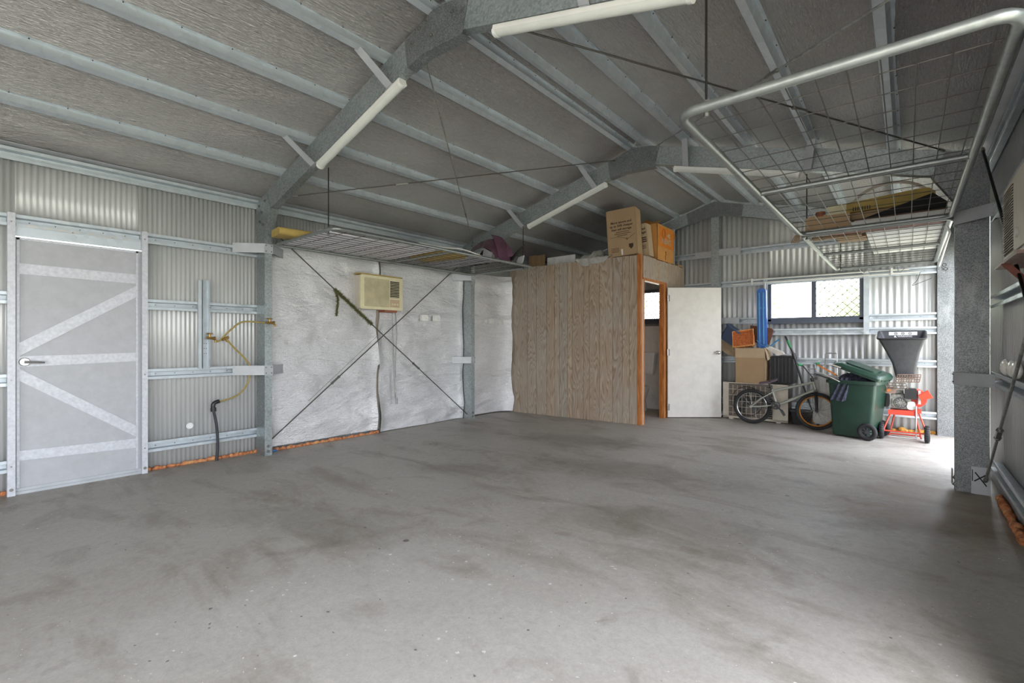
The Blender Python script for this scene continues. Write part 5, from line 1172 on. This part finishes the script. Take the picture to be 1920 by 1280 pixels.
inner = [[(x*.955, y*.955, z) for x, y, z in s] for s in secs[::-1]]; b = MB(); b.add(vs, fs); n0 = len(b.v)
b.add([p for s in inner for p in s], fs+[tuple(range(4*m, 5*m))]); b.add([p for p in secs[-1]]+[p for p in inner[0]], [(k, (k+1) % m, m+(k+1) % m, m+k) for k in range(m)])
hp = b.build('hopper', 'dark_grey_plastic', mu, smooth=50)
b = MB(); b.tube([(p[0], p[1], p[2]-.004) for p in secs[-1]], .011, 6, closed=True); b.build('rim', 'black_plastic', hp, smooth=60)
Mh = Matrix.Translation((-.02, .180, 1.302)) @ Euler((PI/2-rad(8), 0, 0)).to_matrix().to_4x4()
lb = MB().box(-.14, -.022, -.001, .14, .022, .001, Mh).build('instruction_label', 'white_label', hp)
for k in range(3): b = MB(); b.torus((-.07+.07*k, .0, .001), .014, .003, M=Mh, axis='z', n=18, m=5); b.ball((-.07+.07*k, 0, .001), (.007, .004, .002), M=Mh); b.build('pictogram', 'void', lb)
text_mesh('\u25b2 WARNING', .030, Mh @ Matrix.Translation((0, -.038, .002)), 'white_label', hp)
b = MB(); b.prism([(-.055, 0, 0), (-.03, .0, 0), (-.0425, .022, 0)], (0, 0, .002), Mh @ Matrix.Translation((-.03, -.05, .001)))
b.build('warning_triangle', 'white_label', hp)
r0 = random.Random(2)
# guard
t2 = D.objects.new('muffler_guard', None); COL.objects.link(t2); t2.parent = mu
b = MB()
def mesh_panel(b, O, U, V, nu, nv, r):
    O, U, V = Vector(O), Vector(U), Vector(V)
    for i in range(nu+1): b.tube([O+U*i/nu, O+U*i/nu+V], r, 4)
    for j in range(nv+1): b.tube([O+V*j/nv, O+V*j/nv+U], r, 4)
mesh_panel(b, (-.085, -.13, .70), (.22, 0, .01), (.015, -.02, .09), 9, 3, .006); b.build('mesh', 'rust_mesh', t2)
b = MB(); mesh_panel(b, (-.17, -.17, .625), (.20, 0, 0), (-.02, -.03, .065), 6, 2, .006); b.build('mesh', 'grille_dark', t2)
# engine
en = D.objects.new('engine', None); COL.objects.link(en); en.parent = mu; en.location = (-.04, -.02, .36)
b = MB(); b.rbox((.0, -.02, .10), (.20, .20, .17), .03, axis=1); b.rbox((-.01, -.12, .09), (.14, .04, .13), .045, axis=1, seg=5); b.cyl((0, -.15, .09), (0, -.12, .09), .045, 20)
for k in range(6): b.box(-.085, -.10, .185+k*.010, .03, .06, .190+k*.010)
b.build('block', 'engine_grey', en, smooth=40)
b = MB()
for k in range(10): a = 2*PI*k/10; b.bar((.02*math.cos(a), -.152, .09+.02*math.sin(a)), (.06*math.cos(a), -.152, .09+.06*math.sin(a)), .006, .006, up=(0, 1, 0))
b.torus((0, -.152, .09), .062, .005, n=24, m=5); b.build('recoil_starter', 'dark_grey_plastic', en)
MB().rbox((-.10, -.08, .235), (.12, .11, .075), .02, axis=1).build('muffler', 'rust_mesh', en, smooth=40)
MB().cyl((-.115, -.155, .235), (-.115, -.135, .235), .018, 12).build('exhaust_port', 'orange_frame', en, smooth=50)
MB().rbox((.095, -.09, .205), (.115, .12, .13), .018, axis=1).build('air_filter', 'black_plastic', en, smooth=40)
MB().rbox((-.15, .06, .10), (.085, .13, .17), .03, axis=1).build('fuel_tank', 'black_plastic', en, smooth=40)
MB().rbox((.10, -.10, .06), (.08, .08, .10), .03, axis=1).build('carburettor', 'silver_case', en, smooth=40)
b = MB(); b.tube(smooth_path([(.02, -.13, .22), (.04, -.14, .17), (.03, -.14, .12), (.06, -.15, .10)]), .005, 6); b.tube(smooth_path([(-.05, -.13, .19), (.0, -.14, .20), (.05, -.14, .16)]), .004, 6); b.build('cable', 'black_plastic', en)
MB().box(-.02-.12, -.16, .335, .155, .14, .36).build('deck_plate', 'red_paint', mu)
MB().box(-.16, -.175, .30, .12, -.16, .355).build('deck_skirt', 'red_paint', mu)
MB().cyl((.10, -.05, .50), (.10, .16, .50), .11, 20).build('chipping_chamber', 'red_paint', mu, smooth=50)
b = MB(); b.add(*loft([(-.035, .035, -.05, .05, 0, .01), (-.05, .05, -.06, .06, .11, .01)]), M=Matrix.Translation((.14, -.10, .52)) @ Matrix.Rotation(rad(62), 4, 'Y')); b.build('chute', 'red_chute', mu, smooth=40)
MB().box(.125, -.12, .44, .15, -.03, .60).build('chute_bracket', 'silver_case', mu)
# legs and axle
b = MB()
for s in (-1, 1):
    top = Vector((s*.13, -.10, .335)); b.tube([top, Vector((s*.205, -.21, .10))], .009, 8); b.tube([Vector((s*.09, .10, .335)), Vector((s*.15, -.02, .04)), Vector((s*.15, -.19, .04))], .009, 8)
b.tube([(-.15, -.02, .04), (.15, -.02, .04)], .009, 8); b.tube([(-.205, -.21, .10), (.205, -.21, .10)], .009, 8)
b.build('leg_frame', 'red_paint', mu, smooth=60)
MB().tube([(-.15, -.19, .035), (.11, -.21, .035)], .012, 8).build('foot_bar', 'chrome', mu, smooth=60)
MB().tube([(.105, -.18, .42), (.105, -.20, .035)], .008, 8).build('push_rod', 'chrome', mu, smooth=60)
for x in (-.222, .205):
    w = D.objects.new('wheel', None); COL.objects.link(w); w.parent = mu; w.location = (x, -.22, .1)
    MB().torus((0, 0, 0), .073, .027, axis='x', n=32, m=10).build('tyre', 'rubber', w, smooth=60)
    b = MB(); b.cyl((-.018, 0, 0), (.018, 0, 0), .050, 20); b.cyl((-.028, 0, 0), (.028, 0, 0), .014, 12); b.build('rim', 'chrome', w, smooth=40)
    b = MB()
    for k in range(22):
        a = 2*PI*k/22
        for s in (-1, 1): b.cbox((s*.011, .098*math.cos(a+s*.07), .098*math.sin(a+s*.07)), (.018, .010, .008), rot=(a, 0, s*.4))
    b.build('tread', 'rubber', w)
b = MB(); r0 = random.Random(8)
for k in range(60): x = r0.uniform(-.13, .10); y = r0.uniform(-.15, 0); l = r0.uniform(.01, .05); b.add([(x, y, .335), (x+.006, y, .335), (x+.003, y+r0.uniform(-.01, .01), .335-l)], [(0, 1, 2)])
b.build('grass_clippings', 'raw_timber', mu)
# ================================================================ right wall
t = thing('room_air_conditioner', 'beige louvred air conditioner high on the right wall at the picture edge', 'air conditioner', (.43, 3.5, 1.60))
y0, y1, z0, z1, xf = 3.20, 3.93, 1.64, 2.06, .430
MB().box(xf+.02, y0+.01, z0+.01, XR-.01, y1-.01, z1-.01).build('casing', 'beige_metal', t)
MB().rbox((xf+.012, (y0+y1)/2, (z0+z1)/2), (.03, y1-y0, z1-z0), .02, axis=0).build('front_panel', 'beige_metal', t, smooth=40)
g = MB().box(xf-.006, y1-.36, z0+.04, xf-.002, y1-.05, z1-.035).build('intake_grille', 'grille_dark', t)
for k in range(24): zz = z0+.045+k*.0145; MB().prism([(xf-.014, y1-.36, zz), (xf-.014, y1-.05, zz), (xf-.004, y1-.05, zz+.008), (xf-.004, y1-.36, zz+.008)], (0, 0, .003)).build('louvre', 'beige_metal', g)
MB().rbox((xf-.006, y0+.17, (z0+z1)/2), (.012, .30, z1-z0-.04), .01, axis=0).build('outlet_panel', 'beige_metal', t, smooth=40)
MB().cyl((xf-.02, y0+.20, z0+.10), (xf, y0+.20, z0+.10), .025, 14).build('knob', 'silver_case', t, smooth=40)
MB().prism([(xf-.04, y0, z0-.03), (xf-.04, y1, z0-.025), (xf-.04, y1, z0-.012), (xf-.04, y0, z0-.012)], (XR-xf+.03, 0, 0)).build('support_shelf', 'rust_mesh', t)
MB().bar((xf-.035, 3.62, z0-.02), (XR-.01, 3.62, z0-.22), .03, .006, up=(0, 1, 0)).build('shelf_strut', 'timber_red', t)
for i, (y, l) in enumerate(((4.70, 'farthest'), (4.43, 'middle'), (4.28, 'nearest'))):
    b = MB(); M = Matrix.Translation((XR-.035, y, 1.02)) @ Matrix.Rotation(rad(6), 4, 'Z')
    b.ball((0, 0, 0), (.026, .075, .056), M, n=18, m=10)
    tag(b.build('porcelain_disc', 'porcelain', smooth=60), '%s of the three white oval discs standing on the right wall girt' % l, 'disc', 'white oval discs on the right girt')
# printed metal plate at the foot of the right-hand column
t = thing('base_plate_cover', 'pale metal plate with a black cross fixed at the foot of the right column', 'plate', (.44, 5.21, 0))
MB().box(.388, 5.215, .0, .498, 5.221, .215).build('plate', 'zinc_plate', t)
for a, c in (((.41, .17), (.475, .07)), ((.475, .16), (.405, .10))): MB().bar((a[0], 5.213, a[1]), (c[0], 5.213, c[1]), .008, .003, up=(0, 1, 0)).build('painted_stroke', 'void', t)
MB().box(.392, 5.212, .10, .397, 5.214, .19).build('slot', 'void', t)
b = MB(); b.prism([(.288, 5.30, .035), (.278, 5.30, .035), (.278, 5.30, .16), (.288, 5.30, .16)], (0, .05, 0)); tag(b.build('anchor_cleat', 'bolt'), 'small rusty cleat on the left foot of the right-hand column', 'cleat')
# pencil-like scribble and stray wires on the far right column
b = MB(); b.tube(smooth_path([(.13, 8.13, 2.11), (.10, 8.10, 2.0), (.05, 8.10, 1.93), (.15, 8.09, 1.97), (.24, 8.09, 2.01)]), .003, 5); tag(b.build('stray_wire', 'black_rod'), 'thin stray wire ends sticking out beside the far right column', 'wire')
for k, z in enumerate((2.17, 2.12)):
    b = MB(); b.torus((.36+.012*k, 8.137, z), .018, .0028, n=18, m=4); o = b.build('painted_numeral', 'void', D.objects['portal_frame.002'])
MB().bar((.335, 8.137, 2.15), (.35, 8.137, 2.10), .004, .002, up=(0, 1, 0)).build('painted_numeral', 'void', D.objects['portal_frame.002'])
# ================================================================ outdoors seen through the windows
def tree(x, y, h, r, lab, seed):
    t = thing('tree', lab, 'tree', (x, y, -.17), (0, 0, 0), 'trees outside the back windows'); r0 = random.Random(seed)
    MB().tube([(0, 0, 0), (.05, .03, h*.4), (.0, .1, h*.75)], [.12, .09, .04], 10).build('trunk', 'bark', t, smooth=60)
    b = MB(); cs = [(r0.gauss(0, r*.45), r0.gauss(0, r*.45), h*.62+r0.gauss(0, h*.16)) for _ in range(26)]
    for k in range(5200):
        c = cs[r0.randrange(len(cs))]; p = Vector((c[0]+r0.gauss(0, r*.20), c[1]+r0.gauss(0, r*.20), c[2]+r0.gauss(0, r*.18)))
        d = Vector((r0.gauss(0, 1), r0.gauss(0, 1), r0.gauss(0, 1))).normalized(); s = d.cross(Vector((r0.gauss(0, 1), 1, r0.gauss(0, 1)))).normalized(); l = r0.uniform(.05, .09)
        b.add([p-d*l, p+s*l*.45, p+d*l, p-s*l*.45], [(0, 1, 2, 3)])
    b.build('foliage', 'leaf', t, recalc=False)
tree(-3.6, 12.6, 3.6, 1.3, 'leafy tree seen through the left half of the back window', 1)
tree(-9.6, 17.5, 3.9, 1.7, 'leafy tree seen through the cubicle window', 2)
tree(-.4, 17.5, 3.6, 1.7, 'leafy tree seen through the mesh of the back window', 4)
